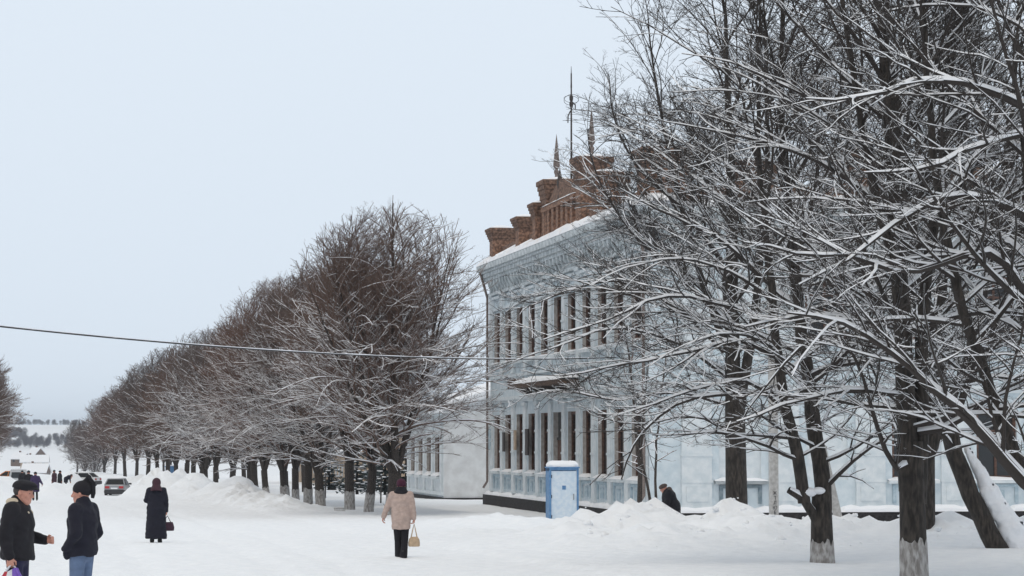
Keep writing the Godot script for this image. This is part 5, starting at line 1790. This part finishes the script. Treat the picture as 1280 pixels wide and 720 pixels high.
func body(J: Dictionary, cell: float, parent: Node3D, hands: Array, fine: bool):
	var mb := MB.new()
	var S := Sdf.new(Vector3(-0.75, -0.05, -0.6), Vector3(0.75, 1.56, 0.75), cell)
	S.cap(J.pelvis, J.waist, 0.13, 0.12, 0.05, 0.85, 1.1)
	S.cap(J.waist, J.chest, 0.125, 0.145, 0.05, 0.85, 1.15)
	S.cap(J.chest, J.neck, 0.13, 0.06, 0.06, 0.85, 1.15)
	S.cap(J.sl, J.sr, 0.055, 0.055, 0.06)
	limbs(S, J, 0.95)
	legs(S, J, 0.92, 0.045)
	for s in ["l", "r"]: S.cap(J["a" + s], J["t" + s], 0.045, 0.035, 0.03)
	S.into(mb)
	head(mb, J, 0.0085 if fine else 0.014)
	for h in hands: hand(mb, h[0], h[1], h[2], h[3], h[4], 1.0, h[5] if h.size() > 5 else 0.0065)
	return obj("body", mb, M.skin, parent)

func eyes(J: Dictionary, parent: Node3D):
	var B := Basis(Vector3.UP, J.face) * Basis(Vector3.RIGHT, J.nod)
	for s in [-1.0, 1.0]:
		var e := MB.new()
		e.ball(J.head + B * Vector3(s * 0.031, 0.0, 0.083), Vector3(0.011, 0.007, 0.008), 8, 6)
		obj("eye", e, M.tyre, parent)

func jacket(J: Dictionary, cell: float, parent: Node3D, m: Material, hem: float, fat := 1.0, flare := 0.0, low := -1.0, cuff := 1.0):
	var mb := MB.new()
	var S := Sdf.new(Vector3(-0.75, -0.05, -0.6), Vector3(0.75, 1.66, 0.75), cell)
	var hp: Vector3 = J.pelvis
	var bot := Vector3(hp.x, hem - 0.12, hp.z)
	S.cap(J.waist, J.chest, 0.165 * fat, 0.17 * fat, 0.05, 0.84, 1.1)
	S.cap(J.chest, J.neck + Vector3(0, 0.0, 0), 0.165 * fat, 0.085, 0.07, 0.84, 1.1)
	S.cap(J.waist, J.pelvis, 0.165 * fat, 0.175 * fat + flare * 0.3, 0.05, 0.84, 1.1)
	S.cap(J.pelvis, bot, 0.175 * fat + flare * 0.3, 0.175 * fat + flare, 0.05, 0.86, 1.1)
	S.cap(J.sl, J.sr, 0.075 * fat, 0.075 * fat, 0.07)
	S.cap(J.neck + Vector3(0, -0.02, -0.01), J.neck + Vector3(0, 0.055, 0.0), 0.08, 0.078, 0.03)
	for s in ["l", "r"]:
		S.cap(J["s" + s], J["e" + s], 0.078 * fat, 0.066 * fat, 0.04)
		var e: Vector3 = J["e" + s]; var w: Vector3 = J["w" + s]
		S.cap(e, w.lerp(e, 0.06), 0.066 * fat, 0.052 * fat * cuff, 0.025)
	if hem > 0.0: S.keep(Vector3(0, -1, 0), Vector3(0, hem, 0), 0.006)
	# soft folds
	for z in S.nz:
		for y in S.ny:
			var row := (z * S.ny + y) * S.nx
			for x in S.nx:
				var v := S.f[row + x]
				if v < 0.06 and v > -0.06:
					S.f[row + x] = v + 0.017 * nf.get_noise_3d(x * S.c * 9.0, y * S.c * 14.0, z * S.c * 9.0)
	S.into(mb)
	return obj("coat" if hem < 0.6 else "jacket", mb, m, parent)

func trousers(J: Dictionary, cell: float, parent: Node3D, m: Material, f := 1.0, hem := 0.07, low := 0.075):
	var mb := MB.new()
	var S := Sdf.new(Vector3(-0.5, -0.05, -0.6), Vector3(0.5, 1.2, 0.6), cell)
	S.cap(J.pelvis, J.waist + Vector3(0, -0.02, 0), 0.14 * f, 0.13 * f, 0.04, 0.85, 1.1)
	legs(S, J, 1.12 * f, low)
	S.keep(Vector3(0, -1, 0), Vector3(0, hem, 0), 0.004)
	S.into(mb)
	return obj("trousers", mb, m, parent)

func boots(J: Dictionary, parent: Node3D, m: Material):
	for s in ["l", "r"]:
		var mb := MB.new()
		var a: Vector3 = J["a" + s]; var t: Vector3 = J["t" + s]
		var lo := Vector3(minf(a.x, t.x), minf(a.y, t.y), minf(a.z, t.z)) - Vector3.ONE * 0.14
		var hi := Vector3(maxf(a.x, t.x), maxf(a.y, t.y) + 0.12, maxf(a.z, t.z)) + Vector3.ONE * 0.14
		var S := Sdf.new(lo, hi, 0.014)
		S.cap(a + Vector3(0, 0.14, 0), a, 0.058, 0.058, 0.03)
		S.cap(a + Vector3(0, -0.03, -0.03), t, 0.052, 0.045, 0.04)
		S.keep(Vector3(0, -1, 0), Vector3(0, minf(a.y, t.y) - 0.045, 0))
		S.into(mb)
		obj("boot", mb, m, parent)

func person(label: String, at: Vector3, turn: float, height_: float, group := "") -> Node3D:
	var p := thing("person", label, "person", at, turn, group)
	p.scale = Vector3.ONE * (height_ / 1.75)
	return p

func cap_shape(J: Dictionary, parent: Node3D, m: Material, called: String, ops: Array, cell := 0.009) -> MeshInstance3D:
	# ops in the head's own axes: ["e", centre, radii] or ["c", a, b, ra, rb]; ["k", n, at] cuts
	var S := Sdf.new(Vector3(-0.2, -0.24, -0.24), Vector3(0.2, 0.32, 0.24), cell)
	for q in ops:
		if q[0] == "e": S.ell(q[1], q[2], 0.015)
		elif q[0] == "c": S.cap(q[1], q[2], q[3], q[4], 0.015)
		else: S.keep(q[1], q[2])
	var t := MB.new()
	S.into(t)
	var B := Basis(Vector3.UP, J.face) * Basis(Vector3.RIGHT, J.nod)
	for i in t.V.size():
		t.V[i] = J.head + B * t.V[i]; t.N[i] = B * t.N[i]
	return obj(called, t, m, parent)

func bag(label: String, at: Vector3, turn: float, m: Material, w: float, h: float, dep: float, handle: float, taper: float, group := "") -> Node3D:
	# hangs from at (the holding hand)
	var b := thing("handbag", label, "bag", at, turn, group)
	var mb := MB.new()
	var prev := []
	var lev := [[-handle - h, 0.88], [-handle - h * 0.95, 1.0], [-handle - h * 0.6, 1.03], [-handle - h * 0.25, 0.9], [-handle, taper], [-handle + 0.002, taper * 0.8]]
	for k in lev.size():
		var ring := []
		for j in 20:
			var th := TAU * j / 20
			var q := pow(pow(absf(cos(th)), 4.0) + pow(absf(sin(th)), 4.0), -0.25)
			var wr := 1.0 + 0.03 * sin(j * 2.7 + k * 1.9)
			ring.append(Vector3(cos(th) * q * w * lev[k][1] * wr, lev[k][0], sin(th) * q * dep * (lev[k][1] if k < 4 else lev[k][1] * 0.55)))
		if k > 0:
			for j in 20: mb.quad(prev[j], ring[j], ring[(j + 1) % 20], prev[(j + 1) % 20])
		else:
			for j in range(1, 19): mb.tri(ring[0], ring[j], ring[j + 1])
		prev = ring
	for j in range(1, 19): mb.tri(prev[0], prev[j + 1], prev[j])
	obj("bag_body", mb, m, b)
	for s in [-1.0, 1.0]:
		var hd := MB.new()
		hd.tube(pv([Vector3(-w * 0.55, -handle - 0.02, s * dep * 0.4), Vector3(-w * 0.22, -handle * 0.4, s * dep * 0.2), Vector3(0, 0.0, s * 0.012), Vector3(w * 0.22, -handle * 0.4, s * dep * 0.2), Vector3(w * 0.55, -handle - 0.02, s * dep * 0.4)]), PackedFloat32Array([0.008, 0.008, 0.008, 0.008, 0.008]), 6)
		obj("handle", hd, m, b)
	return b

func people():
	var black := cloth(0.011, 0.010, 0.014, 51)
	var navy := cloth(0.010, 0.010, 0.020, 52)
	var jeans := cloth(0.115, 0.165, 0.27, 53)
	var beige := cloth(0.47, 0.36, 0.315, 54)
	var dkblue := cloth(0.022, 0.020, 0.055, 55)
	var fur := cloth(0.085, 0.062, 0.055, 56)
	var cream := cloth(0.56, 0.48, 0.37, 57)
	var wine := cloth(0.055, 0.010, 0.028, 58)
	var scarf := cloth(0.055, 0.022, 0.032, 59)
	var grey := cloth(0.055, 0.048, 0.048, 60)
	var boot := plain(lin(0.015, 0.014, 0.015), 0.6)
	var purple := cloth(0.045, 0.028, 0.085, 61)
	# man in a flat cap, facing right
	var d := 25.5
	var at := g(px(25, d), d)
	at.y -= 0.03
	var p := person("man in a dark jacket and flat cap gesturing with one bare hand", at, PI / 2 - 0.12, 1.72)
	var J := stance()
	J.merge({"head": Vector3(0, 1.62, 0.06), "neck": Vector3(0, 1.48, 0.0), "el": Vector3(0.25, 1.15, 0.02), "wl": Vector3(0.20, 1.10, 0.25), "er": Vector3(-0.26, 1.17, -0.07), "wr": Vector3(-0.26, 0.94, 0.0), "nod": 0.12, "face": -0.1}, true)
	body(J, 0.022, p, [[J.wl, Vector3(-0.25, 0.05, 1), Vector3(-1, -0.2, 0), Vector3(0, 1, 0), 0.95], [J.wr, Vector3(0, -1, 0.1), Vector3(1, 0, 0), Vector3(0, 0.1, 1), 1.0]], true)
	eyes(J, p)
	jacket(J, 0.018, p, black, 0.90, 1.06)
	trousers(J, 0.022, p, dkblue)
	boots(J, p, boot)
	cap_shape(J, p, black, "cap", [["e", Vector3(0, 0.055, -0.02), Vector3(0.097, 0.082, 0.115)], ["e", Vector3(0, 0.085, 0.02), Vector3(0.1, 0.048, 0.12)], ["k", Vector3(0, -1, -0.12), Vector3(0, 0.03, 0)], ["e", Vector3(0, 0.055, 0.11), Vector3(0.072, 0.012, 0.06)]])
	var band := MB.new()
	var S := Sdf.new(Vector3(-0.2, 1.3, -0.25), Vector3(0.2, 1.7, 0.25), 0.012)
	S.cap(Vector3(0.07, 1.52, -0.02), Vector3(-0.07, 1.52, -0.02), 0.045, 0.045, 0.03)
	S.cap(Vector3(0.085, 1.50, 0.0), Vector3(0.06, 1.40, 0.12), 0.04, 0.03, 0.03)
	S.cap(Vector3(-0.085, 1.50, 0.0), Vector3(-0.06, 1.40, 0.12), 0.04, 0.03, 0.03)
	S.cap(Vector3(0.05, 1.52, -0.075), Vector3(-0.05, 1.52, -0.075), 0.045, 0.045, 0.03)
	S.into(band)
	obj("collar", band, cream, p)
	cap_shape(J, p, grey, "hair", [["e", Vector3(0, 0.02, -0.035), Vector3(0.083, 0.075, 0.083)], ["k", Vector3(0, 1, 0.3), Vector3(0, 0.05, 0)]])
	var wr: Vector3 = p.transform * (J.wr + Vector3(0, -0.10, 0.02))
	var pb := thing("plastic_bag", "purple, red and white plastic carrier bag hanging from the capped man's hand", "bag", wr, 0.1)
	var cols := [plain(lin(0.16, 0.075, 0.42), 0.35), plain(lin(0.50, 0.045, 0.07), 0.35), plain(lin(0.62, 0.62, 0.66), 0.35)]
	for k in 3:
		var mb := MB.new()
		var lo: float = [0.03, -0.19, -0.10][k]; var hi: float = [0.20, -0.10, 0.03][k]
		var prev := []
		for i in 9:
			var f := i / 8.0
			var y := -0.03 - f * 0.42
			var w := lerpf(0.35, 1.0, smoothstep(0, 0.45, f))
			var dep := 0.02 + 0.08 * sin(f * PI * 0.9)
			var ring := []
			for j in 9:
				var u := j / 8.0
				var x := lerpf(lo, hi, u) * w
				var cr := 0.012 * nf.get_noise_2d(x * 90.0 + k * 40, y * 60.0)
				var zz := dep * sqrt(maxf(0.0, 1.0 - pow(x / 0.21, 2.0)))
				ring.append(Vector3(x, y + 0.02 * sin(x * 30.0), zz + cr))
			for j in 9:
				var u := 1.0 - j / 8.0
				var x := lerpf(lo, hi, u) * w
				var zz := dep * sqrt(maxf(0.0, 1.0 - pow(x / 0.21, 2.0)))
				ring.append(Vector3(x, y + 0.02 * sin(x * 30.0), -zz))
			if i > 0:
				for j in 18: mb.quad(prev[j], ring[j], ring[(j + 1) % 18], prev[(j + 1) % 18])
			prev = ring
		obj(["purple_panel", "red_panel", "white_panel"][k], mb, cols[k], pb)
	var hm := MB.new()
	hm.tube(pv([Vector3(-0.05, -0.04, 0), Vector3(-0.02, 0.0, 0.01), Vector3(0, 0.02, 0), Vector3(0.03, 0.0, -0.01), Vector3(0.06, -0.04, 0)]), PackedFloat32Array([0.014, 0.01, 0.009, 0.01, 0.014]), 6)
	obj("handle", hm, cols[2], pb)
	# man in the knitted cap, facing left and a little away
	d = 29.0
	at = g(px(105, d), d)
	at.y -= 0.05
	p = person("man in a black jacket, blue jeans and knitted cap with a bobble and tassel", at, -PI / 2 - 0.35, 1.77)
	J = stance()
	J.merge({"el": Vector3(0.25, 1.17, -0.06), "wl": Vector3(0.22, 0.98, 0.09), "er": Vector3(-0.25, 1.17, -0.06), "wr": Vector3(-0.22, 0.98, 0.09), "face": 0.25, "nod": 0.05}, true)
	body(J, 0.022, p, [], true)
	eyes(J, p)
	var jk = jacket(J, 0.018, p, navy, 0.89, 1.03, 0.0)
	for s in ["l", "r"]:
		var pk := MB.new()
		var a: Vector3 = J["w" + s]
		pk.ball(a + Vector3(-signf(a.x) * 0.03, -0.05, 0.0), Vector3(0.045, 0.08, 0.05), 12, 8)
		obj("pocket", pk, navy, jk)
	trousers(J, 0.02, p, jeans, 1.06, 0.05, 0.085)
	boots(J, p, boot)
	cap_shape(J, p, black, "knitted_cap", [["e", Vector3(0, 0.045, -0.02), Vector3(0.098, 0.105, 0.118)], ["k", Vector3(0, -1, 0.35), Vector3(0, 0.0, 0.02)], ["c", Vector3(0, 0.13, -0.06), Vector3(0, 0.165, -0.085), 0.035, 0.028]])
	var tas := MB.new()
	var B := Basis(Vector3.UP, J.face)
	tas.ball(J.head + B * Vector3(0, 0.185, -0.09), Vector3(0.035, 0.035, 0.035), 12, 8)
	tas.tube(pv([J.head + B * Vector3(0, 0.165, -0.10), J.head + B * Vector3(0, 0.12, -0.145), J.head + B * Vector3(0.0, 0.0, -0.148), J.head + B * Vector3(0, -0.06, -0.14)]), PackedFloat32Array([0.03, 0.03, 0.03, 0.02]), 8)
	obj("bobble_and_tassel", tas, black, p)
	# woman in a long dark coat, walking away
	d = 61.0
	at = g(px(197, d), d)
	at.y -= 0.02
	p = person("woman in a long dark coat and dark headscarf walking away, seen from behind", at, PI + 0.1, 1.62)
	J = stance()
	J.merge({"er": Vector3(-0.26, 1.17, -0.02), "wr": Vector3(-0.27, 0.92, 0.02), "el": Vector3(0.27, 1.18, 0.02), "wl": Vector3(0.17, 1.10, 0.2), "nod": 0.2}, true)
	# seen from behind the wearer's right hand is on the right: +x is the wearer's left
	J.merge({"wl": Vector3(0.16, 1.12, 0.2), "wr": Vector3(-0.28, 0.87, 0.02)}, true)
	body(J, 0.03, p, [[J.wr, Vector3(0, -1, 0.05), Vector3(1, 0, 0), Vector3(0, 0, 1), 1.0, 0.008]], false)
	jacket(J, 0.022, p, navy, 0.13, 1.10, 0.07)
	boots(J, p, boot)
	cap_shape(J, p, scarf, "headscarf", [["e", Vector3(0, 0.02, -0.02), Vector3(0.12, 0.13, 0.13)], ["c", Vector3(0, -0.06, -0.04), Vector3(0, -0.19, -0.06), 0.11, 0.16], ["k", Vector3(0, 0.2, 1), Vector3(0, 0, 0.07)]], 0.012)
	bag("dark plum handbag held low by the long-coated woman", p.transform * (J.wr + Vector3(-0.02, -0.12, 0.02)), 0.3, cloth(0.045, 0.02, 0.035, 62), 0.17, 0.22, 0.08, 0.16, 0.8)
	# woman in a beige coat, walking away
	d = 50.0
	at = g(px(502, d), d)
	at.y -= 0.10
	p = person("woman in a beige coat, wine-red hat and black trousers walking away", at, PI - 0.05, 1.68)
	J = stance()
	J.merge({"el": Vector3(0.30, 1.19, 0.02), "wl": Vector3(0.39, 0.97, 0.06), "er": Vector3(-0.25, 1.17, -0.02), "wr": Vector3(-0.28, 0.93, 0.0), "al": Vector3(0.06, 0.09, 0.06), "ar": Vector3(-0.06, 0.09, -0.04), "kl": Vector3(0.08, 0.5, 0.08), "kr": Vector3(-0.08, 0.5, 0.02), "tl": Vector3(0.07, 0.04, 0.22), "tr": Vector3(-0.07, 0.03, 0.12)}, true)
	body(J, 0.03, p, [[J.wl, Vector3(0.2, -1, 0.05), Vector3(-1, 0, 0), Vector3(0, 0, 1), 0.5, 0.008], [J.wr, Vector3(0, -1, 0.05), Vector3(1, 0, 0), Vector3(0, 0, 1), 1.0, 0.008]], false)
	jacket(J, 0.02, p, beige, 0.70, 1.0, 0.0, -1.0, 1.12)
	trousers(J, 0.022, p, black, 1.06, 0.05, 0.08)
	boots(J, p, boot)
	cap_shape(J, p, wine, "hat", [["e", Vector3(0, 0.055, -0.015), Vector3(0.105, 0.105, 0.118)], ["k", Vector3(0, -1, -0.1), Vector3(0, -0.02, 0)]], 0.012)
	cap_shape(J, p, black, "collar", [["e", Vector3(0, -0.075, -0.03), Vector3(0.125, 0.075, 0.12)], ["e", Vector3(0, -0.135, -0.035), Vector3(0.165, 0.065, 0.125)]], 0.012)
	bag("tan bucket-shaped handbag hanging from the beige-coated woman's hand", p.transform * (J.wr + Vector3(0, -0.11, 0.02)), 0.2, cloth(0.50, 0.37, 0.25, 63), 0.115, 0.2, 0.09, 0.27, 0.62)
	# stooping person behind the heap, facing left
	d = 71.0
	at = g(px(840, d), d)
	at.y = EYE - (655.0 - 550.0) / 3000.0 * d - 0.42
	p = person("stooping person in a black hooded coat and brown fur hat behind the snow heap", at, -PI / 2 + 0.1, 1.72)
	J = stance()
	J.merge({"waist": Vector3(0, 1.08, 0.05), "chest": Vector3(0, 1.26, 0.12), "neck": Vector3(0, 1.40, 0.2), "head": Vector3(0, 1.50, 0.27), "sl": Vector3(0.18, 1.36, 0.14), "sr": Vector3(-0.18, 1.36, 0.14), "el": Vector3(0.24, 1.10, 0.18), "er": Vector3(-0.24, 1.10, 0.18), "wl": Vector3(0.2, 0.98, 0.36), "wr": Vector3(-0.2, 0.98, 0.36), "nod": 0.35}, true)
	body(J, 0.03, p, [], true)
	eyes(J, p)
	jacket(J, 0.022, p, black, 0.45, 1.34, 0.07)
	boots(J, p, boot)
	cap_shape(J, p, fur, "fur_hat", [["e", Vector3(0, 0.07, -0.01), Vector3(0.115, 0.075, 0.13)], ["e", Vector3(0, 0.06, 0.085), Vector3(0.09, 0.05, 0.045)], ["k", Vector3(0, -1, -0.15), Vector3(0, 0.02, 0)]], 0.012)
	var hd := MB.new()
	S = Sdf.new(Vector3(-0.3, 1.2, -0.25), Vector3(0.3, 1.62, 0.3), 0.018)
	S.ell(Vector3(0, 1.47, 0.10), Vector3(0.13, 0.09, 0.085), 0.03)
	S.ell(Vector3(0, 1.40, 0.06), Vector3(0.16, 0.07, 0.1), 0.03)
	S.into(hd)
	obj("hood", hd, fur, p)
	# far walkers
	var far := [
		[46, 141, 1.66, "walker in a purple-blue coat with one arm out, far behind the two men", 0.25, purple, 0.55, 0.0],
		[37.5, 147, 1.74, "dark-clad walker just left of the purple-blue coated walker", 0.25, black, 0.7, 0.0],
		[29.5, 190, 1.74, "distant person whose head shows above the white van", 0.0, black, 0.7, 0.0],
		[69.5, 192, 1.72, "left one of the distant pair standing by the snowbank", 1.2, scarf, 0.6, 0.05],
		[76.5, 194, 1.68, "right one of the distant pair standing by the snowbank", -1.0, black, 0.55, 0.05],
		[84, 200, 1.55, "distant dark figure bending beside the standing pair", -1.4, navy, 0.6, 0.2]]
	for q in far:
		d = q[1]
		at = g(px(q[0], d), d)
		at.y = base_height(d) + 0.05 + float(q[7])
		p = person(q[3], at, PI + q[4], q[2], "walkers far down the street")
		J = stance()
		if q[0] == 46: J.merge({"el": Vector3(0.25, 1.18, -0.1), "er": Vector3(-0.30, 1.20, -0.1), "wr": Vector3(-0.42, 1.02, -0.22), "kl": Vector3(0.1, 0.52, 0.14), "al": Vector3(0.1, 0.1, 0.16), "tl": Vector3(0.1, 0.05, 0.32), "ar": Vector3(-0.1, 0.12, -0.2), "tr": Vector3(-0.1, 0.05, -0.04)}, true)
		if q[0] == 84: J.merge({"waist": Vector3(0, 1.0, 0.1), "chest": Vector3(0, 1.12, 0.28), "neck": Vector3(0, 1.18, 0.42), "head": Vector3(0, 1.24, 0.52), "sl": Vector3(0.18, 1.16, 0.34), "sr": Vector3(-0.18, 1.16, 0.34), "el": Vector3(0.22, 0.9, 0.38), "er": Vector3(-0.22, 0.9, 0.38), "wl": Vector3(0.2, 0.68, 0.42), "wr": Vector3(-0.2, 0.68, 0.42)}, true)
		body(J, 0.04, p, [[J.wl, Vector3(0, -1, 0.1), Vector3(-1, 0, 0), Vector3(0, 0, 1), 0.4, 0.011], [J.wr, Vector3(0, -1, 0.1), Vector3(1, 0, 0), Vector3(0, 0, 1), 0.4, 0.011]], false)
		jacket(J, 0.034, p, q[5], q[6], 1.14, 0.03)
		trousers(J, 0.034, p, black)
		boots(J, p, boot)
		cap_shape(J, p, black, "hat", [["e", Vector3(0, 0.06, -0.01), Vector3(0.105, 0.095, 0.118)], ["k", Vector3(0, -1, -0.1), Vector3(0, 0.0, 0)]], 0.016)

# ------------------------------------------------------------------ far valley
func valley(far: Array):
	house("valley_house", "far grey cottage lowest in the valley gap, just above the street's crest", U * 795 + W * 0.4 + Vector3(0, -10.6, 0), TURN + 1.3, 6, 8, 2.4, 2.4, M.brown_wall)
	house("valley_house", "far house with a wide white roof in the middle of the valley gap", U * 917 + W * 0.0 + Vector3(0, -8.4, 0), TURN + 1.5, 6, 10, 2.4, 2.2, M.beige_wall)
	house("valley_house", "far cottage with a brown gable, highest of the houses in the valley gap", U * 1065 + W * 0.6 + Vector3(0, -6.3, 0), TURN + 0.6, 5, 6, 2.4, 2.4, M.brown_wall)
	house("valley_house", "small far hut at the left side of the valley gap", U * 980 + W * -5.5 + Vector3(0, -7.6, 0), TURN + 0.9, 5, 6, 2.4, 2.0, M.brown_wall)
	house("park_house", "long beige house behind the trunks of the whitewashed row", U * 268 + W * 36.0 + Vector3(0, -2.6, 0), TURN, 9, 60, 3.4, 2.2, M.beige_wall)
	# belts of bare trees on the hillside, far too many to tell apart
	var mm := MultiMesh.new()
	mm.transform_format = MultiMesh.TRANSFORM_3D
	mm.mesh = far[0].crown
	var r := RandomNumberGenerator.new(); r.seed = 77
	var spots := []
	for k in 420:
		var s := 0.0; var t := 0.0; var sc := 1.0
		if k < 170: s = r.randf_range(1230, 1330); t = r.randf_range(-45, 60); sc = r.randf_range(0.3, 0.6)
		elif k < 250: s = r.randf_range(1480, 1560); t = r.randf_range(-60, -6); sc = r.randf_range(0.4, 0.7)
		elif k < 290: s = r.randf_range(1380, 1430); t = r.randf_range(-10, 60); sc = r.randf_range(0.25, 0.5)
		else: s = r.randf_range(2330, 2460); t = r.randf_range(-90, 70); sc = r.randf_range(0.2, 0.6)
		var p := U * s + W * t
		p.y = height(p.x, -p.z) - 0.8 * sc
		spots.append(Transform3D(Basis(Vector3.UP, r.randf() * TAU).scaled(Vector3.ONE * sc), p))
	mm.instance_count = spots.size()
	for k in spots.size(): mm.set_instance_transform(k, spots[k])
	var o := MultiMeshInstance3D.new()
	o.name = "hillside_woods"; o.multimesh = mm; o.material_override = M.hill_tree
	add_child(o)
	tag(o, "hazy belts of bare trees across the far snowy hillside", "woods")
	o.set_meta("kind", "stuff")

# ------------------------------------------------------------------
func _ready():
	# camera: long lens, slightly tilted up
	var cam := Camera3D.new()
	cam.name = "camera"
	add_child(cam)
	cam.position = Vector3(0, EYE, 0)
	cam.rotation.x = atan(190.0 / 3000.0)
	cam.fov = rad_to_deg(2.0 * atan(360.0 / 3000.0))
	cam.near = 0.5; cam.far = 6000.0
	cam.current = true
	# even overcast sky
	var env := Environment.new()
	var skm := ProceduralSkyMaterial.new()
	skm.sky_top_color = lin(0.81, 0.89, 0.98)
	skm.sky_horizon_color = lin(0.728, 0.818, 0.918)
	skm.sky_curve = 0.3
	skm.ground_horizon_color = lin(0.6, 0.65, 0.7)
	skm.ground_bottom_color = lin(0.6, 0.65, 0.7)
	skm.sun_angle_max = 1.0
	var sky := Sky.new(); sky.sky_material = skm
	env.background_mode = Environment.BG_SKY
	env.sky = sky
	env.tonemap_mode = Environment.TONE_MAPPER_LINEAR
	env.tonemap_exposure = 1.0
	env.sdfgi_enabled = true; env.ssao_enabled = true; env.ssil_enabled = true
	env.fog_enabled = true
	env.fog_density = 0.0002
	env.fog_light_color = lin(0.74, 0.83, 0.93)
	var we := WorldEnvironment.new()
	we.name = "environment"; we.environment = env
	add_child(we)
	var sun := DirectionalLight3D.new()
	sun.name = "veiled_sun"
	sun.light_energy = 0.36
	sun.light_angular_distance = 40.0
	sun.light_color = Color(1.0, 0.97, 0.93)
	sun.rotation_degrees = Vector3(-62, -25, 0)
	sun.shadow_enabled = true
	add_child(sun)
	nz.seed = 4; nz.frequency = 0.06; nz.fractal_octaves = 3
	nf.seed = 8; nf.frequency = 0.55; nf.fractal_octaves = 3
	nc.seed = 21; nc.noise_type = FastNoiseLite.TYPE_CELLULAR; nc.frequency = 1.6; nc.cellular_return_type = FastNoiseLite.RETURN_DISTANCE
	nr.seed = 15; nr.frequency = 1.3; nr.fractal_octaves = 2
	# heaps of cleared snow: x, distance, half width, half depth, height
	blobs = [[1.3, 60.0, 0.9, 3.2, 0.28], [2.1, 61, 0.9, 3.5, 0.42], [3.0, 61.5, 0.9, 4.0, 0.52], [3.7, 62, 0.7, 4.0, 0.50], [4.5, 60, 1.0, 4.0, 0.30], [5.4, 60.5, 0.8, 4.0, 0.46], [6.1, 58.5, 0.8, 4.2, 0.40], [6.9, 56, 0.9, 3.0, 0.18],
		[7.5, 58.5, 0.7, 2.6, 0.34], [8.3, 59, 0.9, 2.6, 0.30], [9.3, 58, 1.1, 2.8, 0.22], [10.3, 58.5, 0.9, 2.6, 0.34], [11.4, 58, 0.9, 2.6, 0.20], [12.6, 58.5, 1.0, 2.8, 0.36],
		[2.0, 55.5, 1.3, 3.6, 0.24], [3.4, 55, 1.2, 3.8, 0.30], [4.6, 54.5, 1.2, 3.4, 0.20], [5.6, 54.5, 1.0, 3.2, 0.22], [0.4, 57, 1.3, 3.0, 0.15], [8.0, 55, 1.6, 2.0, 0.10], [10.0, 55, 1.6, 2.0, 0.12],
		[px(76, 188), 188, 1.6, 4.0, 0.75], [px(60, 192), 193, 1.4, 4.0, 0.5],
		[-1.0, 78, 1.6, 3.0, 0.2], [0.3, 76, 1.2, 2.4, 0.22], [-0.6, 66, 1.6, 2.0, 0.12],
		[px(188, 182), 182, 1.1, 6.0, 1.05], [px(210, 180), 180, 1.6, 6.0, 1.05], [px(232, 170), 168, 1.8, 5.0, 0.6], [px(98, 215), 208, 1.6, 5.0, 1.2], [px(112, 215), 205, 1.2, 5.0, 0.9], [px(6, 185), 185, 1.8, 6.0, 1.2], [px(282, 138), 138, 2.2, 6.0, 0.5]]
	var t0 := Time.get_ticks_msec()
	materials()
	make_sprays()
	print("materials ", Time.get_ticks_msec() - t0)
	ground()
	print("ground ", Time.get_ticks_msec() - t0)
	clods()
	blue_building()
	annexe()
	near_trees()
	print("near trees ", Time.get_ticks_msec() - t0)
	var far: Array = row_trees()
	print("row ", Time.get_ticks_msec() - t0)
	spruces()
	valley(far)
	booth()
	posts()
	park_bits()
	antenna()
	cable()
	vehicles()
	print("things ", Time.get_ticks_msec() - t0)
	people()
	print("people ", Time.get_ticks_msec() - t0)
	var n := 0
	var seen := {}
	for c in find_children("*", "MeshInstance3D", true, false):
		if not seen.has(c.mesh):
			seen[c.mesh] = 1
			for s in c.mesh.get_surface_count(): n += (c.mesh.surface_get_arrays(s)[Mesh.ARRAY_INDEX] as PackedInt32Array).size() / 3 if c.mesh is ArrayMesh else 0
	print("triangles ", n)
